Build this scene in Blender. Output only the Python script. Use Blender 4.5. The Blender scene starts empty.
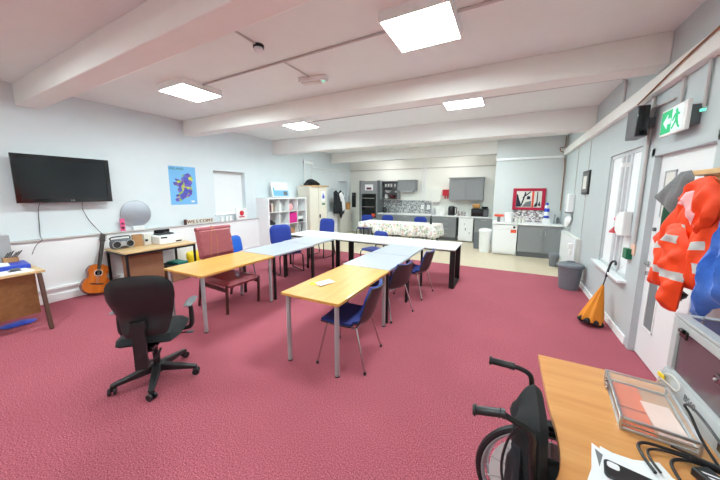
import bpy, bmesh, math, random
from mathutils import Vector, Matrix, geometry
from math import pi, sin, cos, radians as rad
random.seed(7)
scn = bpy.context.scene
COL = scn.collection

# ------------------------------------------------------------------ materials
def lin(c):
    return tuple(((v/255)/12.92 if v/255 <= .04045 else ((v/255+.055)/1.055)**2.4) for v in c) + (1.0,)

def mat(name, rgb, rough=.55, metal=0., var=.06, scale=12., bump=0., bscale=80., emit=0., trans=0., alpha=1., coat=0., stretch=None, rgb2=None, sheen=0.):
    m = bpy.data.materials.new(name); m.use_nodes = True
    nt = m.node_tree; b = nt.nodes['Principled BSDF']; N = nt.nodes.new; L = nt.links.new
    b.inputs['Roughness'].default_value = rough; b.inputs['Metallic'].default_value = metal
    c = lin(rgb); b.inputs['Base Color'].default_value = c
    tc = N('ShaderNodeTexCoord'); co = tc.outputs['Object']
    if stretch:
        mp = N('ShaderNodeMapping'); mp.inputs['Scale'].default_value = stretch
        L(co, mp.inputs['Vector']); co = mp.outputs[0]
    if var or rgb2:
        n = N('ShaderNodeTexNoise'); n.inputs['Scale'].default_value = scale; n.inputs['Detail'].default_value = 4
        L(co, n.inputs['Vector'])
        r = N('ShaderNodeValToRGB'); e = r.color_ramp.elements
        e[0].position = .3; e[1].position = .7
        e[0].color = tuple(v*(1-var) for v in c[:3])+(1,)
        e[1].color = lin(rgb2) if rgb2 else tuple(min(1, v*(1+var)) for v in c[:3])+(1,)
        L(n.outputs['Fac'], r.inputs[0]); L(r.outputs[0], b.inputs['Base Color'])
    if bump:
        n2 = N('ShaderNodeTexNoise'); n2.inputs['Scale'].default_value = bscale
        L(tc.outputs['Object'], n2.inputs['Vector'])
        bp = N('ShaderNodeBump'); bp.inputs['Strength'].default_value = bump; bp.inputs['Distance'].default_value = .01
        L(n2.outputs['Fac'], bp.inputs['Height']); L(bp.outputs[0], b.inputs['Normal'])
    if emit:
        b.inputs['Emission Color'].default_value = c; b.inputs['Emission Strength'].default_value = emit
    b.inputs['Transmission Weight'].default_value = trans
    b.inputs['Alpha'].default_value = alpha
    b.inputs['Coat Weight'].default_value = coat
    b.inputs['Sheen Weight'].default_value = sheen
    return m

def mat_vor(name, cols, scale, rough=.5, stretch=None, feature='F1', noise=0.):
    """cells in a few flat colours (tiles, printed flowers, map regions)"""
    m = bpy.data.materials.new(name); m.use_nodes = True
    nt = m.node_tree; b = nt.nodes['Principled BSDF']; N = nt.nodes.new; L = nt.links.new
    b.inputs['Roughness'].default_value = rough
    tc = N('ShaderNodeTexCoord'); co = tc.outputs['Object']
    if stretch:
        mp = N('ShaderNodeMapping'); mp.inputs['Scale'].default_value = stretch
        L(co, mp.inputs['Vector']); co = mp.outputs[0]
    v = N('ShaderNodeTexVoronoi'); v.inputs['Scale'].default_value = scale
    L(co, v.inputs['Vector'])
    s = N('ShaderNodeSeparateColor'); L(v.outputs['Color'], s.inputs[0])
    r = N('ShaderNodeValToRGB'); r.color_ramp.interpolation = 'CONSTANT'
    e = r.color_ramp.elements
    while len(e) < len(cols): e.new(.5)
    for i, (p, c) in enumerate(cols): e[i].position = p; e[i].color = lin(c)
    L(s.outputs[0], r.inputs[0]); L(r.outputs[0], b.inputs['Base Color'])
    return m

def mat_flower():
    m = bpy.data.materials.new('floral_cloth'); m.use_nodes = True
    nt = m.node_tree; b = nt.nodes['Principled BSDF']; N = nt.nodes.new; L = nt.links.new
    b.inputs['Roughness'].default_value = .6
    tc = N('ShaderNodeTexCoord')
    v = N('ShaderNodeTexVoronoi'); v.inputs['Scale'].default_value = 16
    L(tc.outputs['Object'], v.inputs['Vector'])
    s = N('ShaderNodeSeparateColor'); L(v.outputs['Color'], s.inputs[0])
    r = N('ShaderNodeValToRGB'); r.color_ramp.interpolation = 'CONSTANT'; e = r.color_ramp.elements
    for _ in range(4): e.new(.5)
    for i, (p, c) in enumerate([(0, (172, 190, 160)), (.2, (228, 190, 188)), (.38, (238, 236, 232)), (.6, (196, 196, 200)), (.72, (238, 224, 196)), (.86, (238, 236, 232))]):
        e[i].position = p; e[i].color = lin(c)
    L(s.outputs[0], r.inputs[0])
    d = N('ShaderNodeMath'); d.operation = 'LESS_THAN'; d.inputs[1].default_value = .52
    L(v.outputs['Distance'], d.inputs[0])
    mx = N('ShaderNodeMix'); mx.data_type = 'RGBA'; mx.inputs[6].default_value = lin((242, 240, 238))
    L(d.outputs[0], mx.inputs[0]); L(r.outputs[0], mx.inputs[7]); L(mx.outputs[2], b.inputs['Base Color'])
    return m

def mat_carpet():
    m = bpy.data.materials.new('red_carpet'); m.use_nodes = True
    nt = m.node_tree; b = nt.nodes['Principled BSDF']; N = nt.nodes.new; L = nt.links.new
    b.inputs['Roughness'].default_value = .95; b.inputs['Specular IOR Level'].default_value = .15
    tc = N('ShaderNodeTexCoord')
    n = N('ShaderNodeTexNoise'); n.inputs['Scale'].default_value = 125; n.inputs['Detail'].default_value = 5
    L(tc.outputs['Object'], n.inputs['Vector'])
    r = N('ShaderNodeValToRGB'); e = r.color_ramp.elements
    e[0].position = .38; e[1].position = .64; e[0].color = lin((132, 58, 74)); e[1].color = lin((198, 112, 124))
    L(n.outputs['Fac'], r.inputs[0])
    n3 = N('ShaderNodeTexNoise'); n3.inputs['Scale'].default_value = 1.3; n3.inputs['Detail'].default_value = 3
    L(tc.outputs['Object'], n3.inputs['Vector'])
    mr = N('ShaderNodeMapRange'); mr.inputs[3].default_value = .86; mr.inputs[4].default_value = 1.12
    L(n3.outputs['Fac'], mr.inputs[0])
    mx = N('ShaderNodeVectorMath'); mx.operation = 'SCALE'
    L(r.outputs[0], mx.inputs[0]); L(mr.outputs[0], mx.inputs['Scale']); L(mx.outputs[0], b.inputs['Base Color'])
    bp = N('ShaderNodeBump'); bp.inputs['Strength'].default_value = .25; bp.inputs['Distance'].default_value = .006
    L(n.outputs['Fac'], bp.inputs['Height']); L(bp.outputs[0], b.inputs['Normal'])
    return m

def mat_wood(name, rgb, rgb2, axis='y', rough=.35, coat=.15):
    st = {'x': (.8, 9, 9), 'y': (9, .8, 9), 'z': (9, 9, .8)}[axis]
    return mat(name, rgb, rough=rough, rgb2=rgb2, scale=2.2, stretch=st, coat=coat, var=.02)

M = {}
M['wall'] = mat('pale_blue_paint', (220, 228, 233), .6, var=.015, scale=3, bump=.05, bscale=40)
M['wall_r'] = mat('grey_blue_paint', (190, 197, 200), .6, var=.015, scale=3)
M['white_wall'] = mat('white_paint', (244, 245, 247), .55, var=.01, scale=3)
M['cream_wall'] = mat('cream_paint', (240, 240, 234), .6, var=.01, scale=3)
M['ceiling'] = mat('ceiling_paint', (234, 238, 236), .7, var=.012, scale=4)
M['beam'] = mat('beam_paint', (240, 239, 236), .6, var=.012, scale=4)
M['carpet'] = mat_carpet()
M['vinyl'] = mat('beige_vinyl', (206, 190, 166), .35, var=.05, scale=8)
M['white'] = mat('white_plastic', (238, 238, 238), .4, var=.01)
M['gloss_white'] = mat('white_enamel', (240, 241, 243), .25, var=.005)
M['offwhite'] = mat('offwhite_metal', (222, 219, 212), .45, var=.02)
M['cream'] = mat('cream_laminate', (226, 219, 206), .5, var=.03, scale=6)
M['conduit'] = mat('conduit_paint', (196, 190, 189), .55, var=.03)
M['wood'] = mat_wood('beech_laminate', (214, 156, 74), (226, 174, 92), 'y')
M['wood_edge'] = mat_wood('beech_edge', (206, 154, 84), (220, 172, 98), 'y')
M['desk_wood'] = mat_wood('orange_beech_laminate', (214, 146, 82), (228, 166, 104), 'x', .3)
M['oak'] = mat_wood('brown_oak', (128, 84, 48), (148, 102, 62), 'x', .45)
M['oak_top'] = mat_wood('light_oak_top', (206, 170, 120), (222, 190, 142), 'y', .45)
M['pine'] = mat_wood('pine', (206, 160, 106), (222, 182, 130), 'y', .5)
M['dark_wood'] = mat_wood('dark_wood', (66, 34, 30), (86, 46, 40), 'z', .4)
M['card'] = mat('cardboard', (176, 132, 92), .8, var=.05)
M['brown'] = mat('brown_fibre', (146, 104, 76), .75, var=.05)
M['silver'] = mat('silver_tube', (178, 180, 184), .4, .25, var=.02)
M['chrome'] = mat('chrome', (200, 196, 196), .2, 1., var=0)
M['alu'] = mat('aluminium', (196, 198, 202), .35, .9, var=.02)
M['black'] = mat('black_metal', (22, 22, 24), .45, var=.1)
M['blackp'] = mat('black_plastic', (34, 34, 37), .42, var=.08)
M['blackf'] = mat('black_fabric', (30, 31, 34), .9, var=.15, scale=60, bump=.15, bscale=300)
M['armgrey'] = mat('grey_arm_pad', (96, 98, 104), .4, var=.05)
M['gloss_black'] = mat('gloss_black', (16, 16, 19), .12, var=0, coat=.3)
M['screen'] = mat('dark_screen', (24, 30, 34), .14, var=.05, scale=2)
M['blue'] = mat('blue_fabric', (30, 56, 150), .85, var=.12, scale=60, bump=.1, bscale=300, sheen=.2)
M['blue_seat'] = mat('navy_fabric', (34, 48, 120), .85, var=.12, scale=60)
M['pbrown'] = mat('chair_shell_black', (52, 46, 48), .35, var=.05)
M['bluep'] = mat('bright_blue_plastic', (30, 98, 200), .4, var=.03)
M['greytop'] = mat('pale_blue_laminate', (180, 184, 194), .3, var=.012, scale=5)
M['whitetop'] = mat('white_laminate', (240, 240, 240), .3, var=.005)
M['pink_vinyl'] = mat('dusty_pink_vinyl', (168, 90, 100), .42, var=.06, scale=14, bump=.05)
M['guitar'] = mat('guitar_top', (206, 104, 30), .25, rgb2=(224, 124, 44), scale=3, stretch=(12, 12, 1), coat=.5)
M['guitar_side'] = mat('guitar_side', (120, 48, 20), .3, var=.1, coat=.4)
M['ebony'] = mat('dark_fretboard', (44, 30, 26), .5, var=.1)
M['kgrey'] = mat('grey_cabinet_paint', (142, 145, 148), .45, var=.02)
M['kgrey_dark'] = mat('dark_grey_plinth', (110, 113, 118), .5, var=.02)
M['red'] = mat('red_plastic', (196, 30, 48), .4, var=.03)
M['crimson'] = mat('crimson_frame', (178, 20, 60), .35, var=.04)
M['orange_red'] = mat('orange_red_sticker', (226, 84, 58), .5, var=.02)
M['magenta'] = mat('magenta_fabric', (214, 34, 140), .7, var=.05)
M['pinkp'] = mat('pink_plastic', (232, 96, 150), .5, var=.05)
M['bin_grey'] = mat('grey_bin_plastic', (112, 116, 124), .45, var=.03)
M['umb'] = mat('orange_umbrella_cloth', (228, 138, 26), .6, var=.06, scale=8)
M['umb_dark'] = mat('black_umbrella_cloth', (26, 24, 30), .6, var=.1)
M['hivis'] = mat('orange_hi_vis_cloth', (240, 66, 4), .6, var=.06, scale=10, bump=.1, bscale=25)
M['reflect'] = mat('silver_reflective_tape', (196, 196, 192), .4, var=.08, scale=40)
M['pinklining'] = mat('pale_pink_lining', (246, 176, 178), .7, var=.04)
M['fleece'] = mat('blue_fleece', (52, 106, 200), .95, var=.1, scale=30, bump=.1, bscale=120, sheen=.2)
M['navy'] = mat('navy_cloth', (34, 36, 58), .85, var=.12)
M['greycloth'] = mat('grey_wool', (118, 118, 120), .95, var=.12, scale=90)
M['greencloth'] = mat('dark_green_cloth', (20, 72, 48), .9, var=.1)
M['darkcloth'] = mat('black_cloth', (28, 30, 36), .9, var=.15)
M['machine'] = mat('light_grey_enamel', (182, 184, 186), .4, var=.01)
M['tint'] = mat('purple_tinted_acrylic', (92, 78, 86), .18, var=.06, scale=4, coat=.3)
M['tint_dark'] = mat('dark_purple_handle', (70, 44, 54), .25, var=.04, coat=.3)
M['frame_grey'] = mat('window_frame_paint', (206, 209, 212), .5, var=.01)
M['clear'] = mat('clear_plastic', (240, 240, 242), .08, var=0, alpha=.10)
M['orange_sheet'] = mat('orange_sheet', (238, 108, 50), .6, var=.08, scale=10)
M['pink_sheet'] = mat('pale_pink_sheet', (246, 214, 204), .6, var=.06, scale=14)
M['paper'] = mat('paper', (240, 241, 244), .7, var=.01)
M['paper_grey'] = mat('grey_print', (122, 124, 128), .7, var=.02)
M['yellow'] = mat('yellow_plastic', (244, 214, 30), .5, var=.04)
M['teal'] = mat('teal_folder', (38, 150, 140), .5, var=.04)
M['folder_blue'] = mat('royal_blue_folder', (44, 72, 190), .4, var=.04)
M['mapblue'] = mat('poster_sea_blue', (118, 184, 234), .4, var=.02, scale=5)
M['mapland'] = mat_vor('poster_counties', [(0, (92, 70, 170)), (.3, (120, 92, 190)), (.5, (150, 190, 60)), (.66, (196, 200, 70)), (.8, (70, 86, 190))], 16, .4)
M['green_ink'] = mat('green_ink', (30, 104, 92), .5, var=.02)
M['mirror'] = mat('mirror_glass', (176, 180, 190), .45, .7, var=0)
M['tile'] = mat_vor('mosaic_tile', [(0, (122, 124, 128)), (.25, (160, 162, 166)), (.45, (196, 196, 196)), (.65, (140, 142, 146)), (.82, (210, 210, 210))], 26, .3)
M['tile2'] = mat_vor('mosaic_tile_speckled', [(0, (104, 100, 104)), (.22, (172, 150, 150)), (.4, (232, 230, 230)), (.6, (146, 120, 122)), (.75, (206, 200, 202))], 22, .3, stretch=(1, 1, 1.6))
M['floral'] = mat_flower()
M['exit_green'] = mat('exit_sign_green', (10, 176, 112), .4, var=0, emit=.12)
M['exit_white'] = mat('exit_sign_white', (215, 250, 240), .4, var=0, emit=.12)
M['led_green'] = mat('green_indicator', (110, 235, 195), .4, var=0, emit=.3)
M['green_box'] = mat('green_box', (14, 108, 76), .4, var=.03)
M['peach'] = mat('peach_plate', (232, 190, 168), .5, var=.02)
M['tan'] = mat('bread_crust', (206, 150, 90), .7, var=.15)
M['bluesticker'] = mat('blue_sticker', (30, 96, 176), .4, var=.02)
M['window_blind'] = mat('white_blind', (236, 237, 240), .6, var=.01)
M['maroon'] = mat('maroon_dish', (96, 30, 44), .35, var=.05)
KLAMP = mat('kitchen_lamp_diffuser', (255, 254, 250), .5, var=0, emit=3.5)
M['leg_brown'] = mat('dark_brown_metal', (92, 62, 52), .5, var=.05)
LAMP = mat('lamp_diffuser', (236, 255, 253), .5, var=0, emit=15.)

# ------------------------------------------------------------------ mesh helpers
class MB:
    def __init__(s): s.bm = bmesh.new()
    def face(s, pts):
        return s.bm.faces.new([s.bm.verts.new(p) for p in pts])
    def box(s, x0, x1, y0, y1, z0, z1, rz=0, piv=None):
        c = Vector(((x0+x1)/2, (y0+y1)/2, (z0+z1)/2))
        mt = Matrix.Translation(c) @ Matrix.Diagonal((x1-x0, y1-y0, z1-z0, 1))
        if rz:
            p = Vector(piv) if piv else c
            mt = Matrix.Translation(p) @ Matrix.Rotation(rz, 4, 'Z') @ Matrix.Translation(-p) @ mt
        bmesh.ops.create_cube(s.bm, size=1, matrix=mt); return s
    def obox(s, c, size, rot):
        mt = Matrix.Translation(c) @ rot.to_4x4() @ Matrix.Diagonal((*size, 1))
        bmesh.ops.create_cube(s.bm, size=1, matrix=mt); return s
    def beamb(s, p0, p1, w, h, up=(0, 0, 1)):
        """rectangular bar from p0 to p1, w across, h along up"""
        p0, p1 = Vector(p0), Vector(p1); d = (p1-p0).normalized(); u = Vector(up)
        r = d.cross(u).normalized(); u = r.cross(d)
        R = Matrix((r, d, u)).transposed()
        return s.obox((p0+p1)/2, (w, (p1-p0).length, h), R)
    def tube(s, pts, r, seg=8, n=0, caps=True):
        pts = [Vector(p) for p in pts]
        if n: pts = smooth(pts, n)
        rs = r if isinstance(r, (list, tuple)) else [r]*len(pts)
        if len(rs) != len(pts):
            k = len(rs)-1
            rs = [rs[min(k, int(i*k/(len(pts)-1)))]*(1-f)+rs[min(k, int(i*k/(len(pts)-1))+1)]*f for i in range(len(pts)) for f in [(i*k/(len(pts)-1)) % 1]]
        d0 = (pts[1]-pts[0]).normalized()
        a = Vector((0, 0, 1)) if abs(d0.z) < .9 else Vector((1, 0, 0))
        u = d0.cross(a).normalized(); rings = []
        for i, p in enumerate(pts):
            d = (pts[min(i+1, len(pts)-1)]-pts[max(i-1, 0)]).normalized()
            u = (u-d*u.dot(d)).normalized(); v = d.cross(u)
            rings.append([s.bm.verts.new(p+(u*cos(2*pi*k/seg)+v*sin(2*pi*k/seg))*rs[i]) for k in range(seg)])
        for A, B in zip(rings, rings[1:]):
            for k in range(seg): s.bm.faces.new((A[k], A[(k+1) % seg], B[(k+1) % seg], B[k]))
        if caps: s.bm.faces.new(rings[0][::-1]); s.bm.faces.new(rings[-1])
        return s
    def cyl(s, p0, p1, r, seg=16): return s.tube([p0, p1], r, seg)
    def lathe(s, prof, c=(0, 0, 0), seg=24, rot=None, sx=1, sy=1):
        c = Vector(c); rings = []
        for r, z in prof:
            ring = []
            for k in range(seg):
                a = 2*pi*k/seg; v = Vector((r*cos(a)*sx, r*sin(a)*sy, z))
                if rot: v = rot @ v
                ring.append(s.bm.verts.new(c+v))
            rings.append(ring)
        for A, B in zip(rings, rings[1:]):
            for k in range(seg): s.bm.faces.new((A[k], A[(k+1) % seg], B[(k+1) % seg], B[k]))
        s.bm.faces.new(rings[0][::-1]); s.bm.faces.new(rings[-1]); return s
    def prism(s, poly, a, b, fn=lambda u, v, w: (u, v, w)):
        A = [s.bm.verts.new(fn(u, v, a)) for u, v in poly]; B = [s.bm.verts.new(fn(u, v, b)) for u, v in poly]
        n = len(A)
        s.bm.faces.new(A[::-1]); s.bm.faces.new(B)
        for i in range(n): s.bm.faces.new((A[i], A[(i+1) % n], B[(i+1) % n], B[i]))
        return s
    def ball(s, c, r, seg=14, sc=(1, 1, 1)):
        mt = Matrix.Translation(c) @ Matrix.Diagonal((*[r*k for k in sc], 1))
        bmesh.ops.create_uvsphere(s.bm, u_segments=seg, v_segments=seg//2+1, radius=1, matrix=mt); return s
    def torus(s, c, R, r, axis='y', seg=32, ms=8):
        pts = []
        for k in range(seg):
            a = 2*pi*k/seg; ca, sa = R*cos(a), R*sin(a)
            pts.append(Vector(c)+Vector({'y': (ca, 0, sa), 'x': (0, ca, sa), 'z': (ca, sa, 0)}[axis]))
        ax = Vector({'y': (0, 1, 0), 'x': (1, 0, 0), 'z': (0, 0, 1)}[axis]); rings = []
        for p in pts:
            o = (p-Vector(c)).normalized()
            rings.append([s.bm.verts.new(p+(o*cos(2*pi*j/ms)+ax*sin(2*pi*j/ms))*r) for j in range(ms)])
        for i in range(seg):
            A, B = rings[i], rings[(i+1) % seg]
            for j in range(ms): s.bm.faces.new((A[j], A[(j+1) % ms], B[(j+1) % ms], B[j]))
        return s
    def puffy(s, outline, step, fn, front, back, lines=()):
        """a stuffed sheet from a 2D outline: thickness follows the distance d from the edge"""
        pts = []
        n = len(outline)
        for i in range(n):
            a, b = Vector(outline[i]), Vector(outline[(i+1) % n]); k = max(1, round((b-a).length/step))
            for j in range(k): pts.append(a+(b-a)*(j/k))
        nb = len(pts)
        def dist(p):
            m = 9
            for i in range(nb):
                a, b = pts[i], pts[(i+1) % nb]; ab = b-a
                t = max(0, min(1, (p-a).dot(ab)/max(1e-12, ab.dot(ab)))); m = min(m, (p-a-ab*t).length)
            return m
        def inside(p):
            c = False; j = nb-1
            for i in range(nb):
                a, b = pts[i], pts[j]
                if (a.y > p.y) != (b.y > p.y) and p.x < (b.x-a.x)*(p.y-a.y)/(b.y-a.y)+a.x: c = not c
                j = i
            return c
        us = [p.x for p in pts]; vs = [p.y for p in pts]; inner = []
        nu = int((max(us)-min(us))/step)+1; nv = int((max(vs)-min(vs))/step)+1
        for i in range(nu+1):
            for j in range(nv+1):
                p = Vector((min(us)+(i+.5*(j % 2))*step, min(vs)+j*step))
                if inside(p) and dist(p) > .45*step: inner.append(p)
        extra, eed = [], []
        for poly in lines:
            dense = []
            for i in range(len(poly)):
                a, b = Vector(poly[i]), Vector(poly[(i+1) % len(poly)]); k = max(1, round((b-a).length/step))
                dense += [a+(b-a)*(j/k) for j in range(k)]
            idx = [None]*len(dense)
            for i, p in enumerate(dense):
                if inside(p) and dist(p) > .3*step: idx[i] = len(extra); extra.append(p)
            eed += [(idx[i], idx[(i+1) % len(dense)]) for i in range(len(dense)) if idx[i] is not None and idx[(i+1) % len(dense)] is not None]
        if extra: inner = [p for p in inner if min((p-q).length for q in extra) > .5*step]
        allp = pts+extra+inner
        r = geometry.delaunay_2d_cdt(allp, [(i, (i+1) % nb) for i in range(nb)]+[(nb+a, nb+b) for a, b in eed], [], 1, 1e-5)
        V, F, orig = r[0], r[2], r[3]
        D = [0. if (o and min(o) < nb) else dist(p) for p, o in zip(V, orig)]
        fr = [s.bm.verts.new(fn(p.x, p.y, front(p.x, p.y, d) if d else 0)) for p, d in zip(V, D)]
        bk = [f if d == 0 else s.bm.verts.new(fn(p.x, p.y, -back(p.x, p.y, d))) for p, d, f in zip(V, D, fr)]
        for f in F:
            try: s.bm.faces.new([fr[i] for i in f])
            except ValueError: pass
            try: s.bm.faces.new([bk[i] for i in reversed(f)])
            except ValueError: pass
        return s

def smooth(pts, n=6):
    P = [Vector(p) for p in pts]; out = []
    for i in range(len(P)-1):
        p0, p1, p2, p3 = P[max(i-1, 0)], P[i], P[i+1], P[min(i+2, len(P)-1)]
        for k in range(n):
            t = k/n
            out.append(.5*((2*p1)+(p2-p0)*t+(2*p0-5*p1+4*p2-p3)*t*t+(3*p1-p0-3*p2+p3)*t**3))
    return out+[P[-1]]

def rrect(w, h, r, n=5, cx=0, cy=0):
    out = []
    for sx, sy, a0 in ((1, 1, 0), (-1, 1, 90), (-1, -1, 180), (1, -1, 270)):
        for k in range(n+1):
            a = rad(a0+90*k/n); out.append((cx+sx*(w/2-r)+r*cos(a), cy+sy*(h/2-r)+r*sin(a)))
    return out

def pad_t(T, e):
    return lambda u, v, d: T*(1-(1-min(1, d/e))**2)**.5

def origin(o):
    t = Vector((0, 0, 0))
    while o: t += o.location; o = o.parent
    return t

def obj(name, mb, m, parent=None, bevel=0., smooth_=True, seg=2):
    me = bpy.data.meshes.new(name)
    bmesh.ops.recalc_face_normals(mb.bm, faces=mb.bm.faces)
    off = origin(parent)
    if off.length: bmesh.ops.translate(mb.bm, verts=mb.bm.verts, vec=-off)
    mb.bm.to_mesh(me); mb.bm.free()
    ms = m if isinstance(m, (list, tuple)) else [m]
    for k in ms: me.materials.append(M[k] if isinstance(k, str) else k)
    o = bpy.data.objects.new(name, me); COL.objects.link(o)
    if parent: o.parent = parent
    if smooth_:
        me.shade_smooth(); me.set_sharp_from_angle(angle=rad(38))
    if bevel:
        b = o.modifiers.new('bevel', 'BEVEL'); b.width = bevel; b.segments = seg; b.limit_method = 'ANGLE'
    return o

def tag(o, label, cat, group=None):
    o['label'] = label; o['category'] = cat
    if group: o['group'] = group
    return o

def th(name, label, cat, loc=(0, 0, 0), group=None):
    o = bpy.data.objects.new(name, None); COL.objects.link(o); o.location = loc; o.empty_display_size = .1
    return tag(o, label, cat, group)

def struct(name, mb, m, parent=None, bevel=0.):
    o = obj(name, mb, m, parent, bevel)
    if not parent: o['kind'] = 'structure'
    return o

def dup(src, loc, rz=0., label=None, group=None):
    def cp(o, par):
        c = o.copy(); COL.objects.link(c)
        if par: c.parent = par
        for ch in list(o.children): cp(ch, c)
        return c
    r = cp(src, None); r.location = loc; r.rotation_euler = (0, 0, rz)
    if label: r['label'] = label
    if group: r['group'] = group
    return r

def text(name, body, size, mt, parent, loc, rot, ext=.001, align='CENTER'):
    c = bpy.data.curves.new(name, 'FONT'); c.body = body; c.size = size; c.extrude = ext
    c.align_x = align; c.align_y = 'CENTER'; c.materials.append(M[mt])
    o = bpy.data.objects.new(name, c); COL.objects.link(o); o.parent = parent
    o.location = Vector(loc)-origin(parent); o.rotation_euler = rot
    return o
ROT_E = (pi/2, 0, pi/2)      # writing on a wall that faces +X
ROT_W = (pi/2, 0, -pi/2)     # writing on a wall that faces -X
ROT_S = (pi/2, 0, 0)         # writing on a wall that faces -Y

# ------------------------------------------------------------------ camera
H = 1.72
cam = bpy.data.objects.new('camera', bpy.data.cameras.new('camera')); COL.objects.link(cam); scn.camera = cam
rt = Vector((.882, .471, .002)); fw = Vector((-.467, .874, -.138)).normalized()
rt = (rt-fw*rt.dot(fw)).normalized(); up = rt.cross(fw)
cam.matrix_world = Matrix(((rt.x, up.x, -fw.x, 0), (rt.y, up.y, -fw.y, 0), (rt.z, up.z, -fw.z, H), (0, 0, 0, 1)))
cam.data.sensor_width = 36; cam.data.lens = 277.98/720*36
cam.data.shift_x = .64/720; cam.data.shift_y = -8.46/720; cam.data.clip_start = .02

# ------------------------------------------------------------------ room shell
XL, XR, YB, YK, ZC = -6.33, 1.28, -2.6, 11.0, 3.25
struct('floor', MB().box(XL-.3, XR+.3, YB-.2, 6.88, -.12, 0), 'carpet')
struct('floor', MB().box(XL-.3, XR+.3, 6.88, YK+.3, -.12, -.002), 'vinyl')
struct('ceiling', MB().box(XL-.3, XR+.3, YB-.2, YK+.3, ZC, ZC+.15), 'ceiling')
# left wall: pale blue upper wall with a window recess and a doorway, white boxed-in lower wall
w = MB()
wy = (4.36, 5.27, 1.16, 2.25)
for b in ((YB-.2, wy[0], 0, ZC), (wy[1], 10.0, 0, ZC), (wy[0], wy[1], 0, wy[2]), (wy[0], wy[1], wy[3], ZC), (10.75, YK, 0, ZC), (10.0, 10.75, 2.2, ZC)):
    w.box(XL-.25, XL, b[0], b[1], b[2], b[3])
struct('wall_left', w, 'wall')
struct('wall_left_lower', MB().box(XL, -6.24, YB, 5.6, 0, .985), 'white_wall')
struct('trim_1', MB().box(XL, -6.215, YB, 5.6, .985, 1.01), 'conduit', bevel=.004)
struct('baseboard_left', MB().box(-6.24, -6.222, YB, 5.6, 0, .12).box(-6.24, -6.205, YB, 5.6, .2, .235), 'white_wall', bevel=.004)
win = MB().box(XL-.14, XL-.10, wy[0], wy[1], wy[2], wy[3])
win1 = struct('window_1', MB().box(XL-.24, XL-.14, wy[0], wy[1], wy[2], wy[3]), 'white')
obj('window_blind', MB().box(XL-.135, XL-.12, wy[0]+.03, wy[1]-.05, wy[2]+.09, wy[3]-.03), 'window_blind', win1)
obj('blind_cassette', MB().box(XL-.139, XL-.07, wy[0]+.01, wy[1]-.01, wy[3]-.05, wy[3]-.002), 'conduit', win1)
obj('window_sill', MB().box(XL-.139, XL+.03, wy[0]-.03, wy[1]+.03, wy[2]+.001, wy[2]+.02), 'white_wall', win1, .004)
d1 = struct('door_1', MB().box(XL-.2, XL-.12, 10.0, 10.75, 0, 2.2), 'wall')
obj('door_handle', MB().cyl((XL-.12, 10.08, 1.0), (XL-.06, 10.08, 1.0), .012).cyl((XL-.065, 10.08, 1.0), (XL-.065, 10.2, 1.0), .01), 'alu', d1)
# right wall with a doorway and a window
dy, wz = (2.95, 3.97, 2.12), (4.32, 5.44, .7, 2.25)
w = MB()
for b in ((YB-.2, dy[0], 0, ZC), (dy[0], dy[1], dy[2], ZC), (dy[1], wz[0], 0, ZC), (wz[0], wz[1], 0, wz[2]), (wz[0], wz[1], wz[3], ZC), (wz[1], YK, 0, ZC)):
    w.box(XR, XR+.25, b[0], b[1], b[2], b[3])
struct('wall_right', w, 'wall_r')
struct('baseboard_right', MB().box(XR-.018, XR, dy[1]+.09, YK, 0, .1).box(XR-.018, XR, YB, dy[0]-.09, 0, .1), 'white_wall', bevel=.004)
d2 = struct('door_2', MB().box(XR+.045, XR+.1, dy[0]+.03, dy[1]-.03, .012, dy[2]-.03), 'gloss_white')
fr = MB()
fr.box(XR-.012, XR+.13, dy[1]-.03, dy[1]+.05, 0, dy[2]+.05).box(XR-.012, XR+.13, dy[0]-.05, dy[0]+.03, 0, dy[2]+.05).box(XR-.012, XR+.13, dy[0]-.05, dy[1]+.05, dy[2]-.03, dy[2]+.05)
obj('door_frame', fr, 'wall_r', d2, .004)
for z0, z1, mm in ((1.5, 1.92, 'offwhite'), (.36, .93, 'paper_grey')):
    p = obj('vision_panel', MB().box(XR+.042, XR+.046, 3.62, 3.80, z0, z1), mm, d2)
    f = MB()
    for y0, y1, a, b in ((3.605, 3.62, z0-.015, z1+.015), (3.80, 3.815, z0-.015, z1+.015), (3.605, 3.815, z0-.015, z0), (3.605, 3.815, z1, z1+.015)):
        f.box(XR+.036, XR+.047, y0, y1, a, b)
    obj('panel_bead', f, 'alu' if z0 > 1 else 'white', p)
h = MB().lathe([(.026, 0), (.026, .012), (.012, .014), (.012, .04)], (XR+.045, 3.88, 1.0), 14, Matrix.Rotation(-pi/2, 3, 'Y')).tube([(XR+.01, 3.88, 1.0), (XR+.006, 3.80, .995), (XR+.01, 3.76, .99)], .011, 8, 4)
h.lathe([(.022, 0), (.022, .02)], (XR+.045, 3.88, .9), 12, Matrix.Rotation(-pi/2, 3, 'Y'))
obj('door_handle', h, 'chrome', d2)
obj('door_lock', MB().lathe([(.02, 0), (.02, .02)], (XR+.045, 3.86, 1.36), 12, Matrix.Rotation(-pi/2, 3, 'Y')), 'armgrey', d2)
obj('round_sticker', MB().lathe([(.035, 0), (.035, .003)], (XR+.045, 3.80, 1.66), 20, Matrix.Rotation(-pi/2, 3, 'Y')), 'bluesticker', d2)
win2 = struct('window_2', MB().box(XR+.14, XR+.24, wz[0], wz[1], wz[2], wz[3]), 'white')
f = MB()
for y0, y1 in ((wz[1]-.03, wz[1]), (4.98, 5.03), (4.83, 4.86), (4.66, 4.72), (wz[0], wz[0]+.06)): f.box(XR+.02, XR+.139, y0, y1, wz[2], wz[3])
f.box(XR+.02, XR+.139, wz[0], wz[1], wz[3]-.05, wz[3]).box(XR+.02, XR+.139, wz[0], wz[1], wz[2], wz[2]+.04)
obj('window_frame', f, 'frame_grey', win2, .004)
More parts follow.
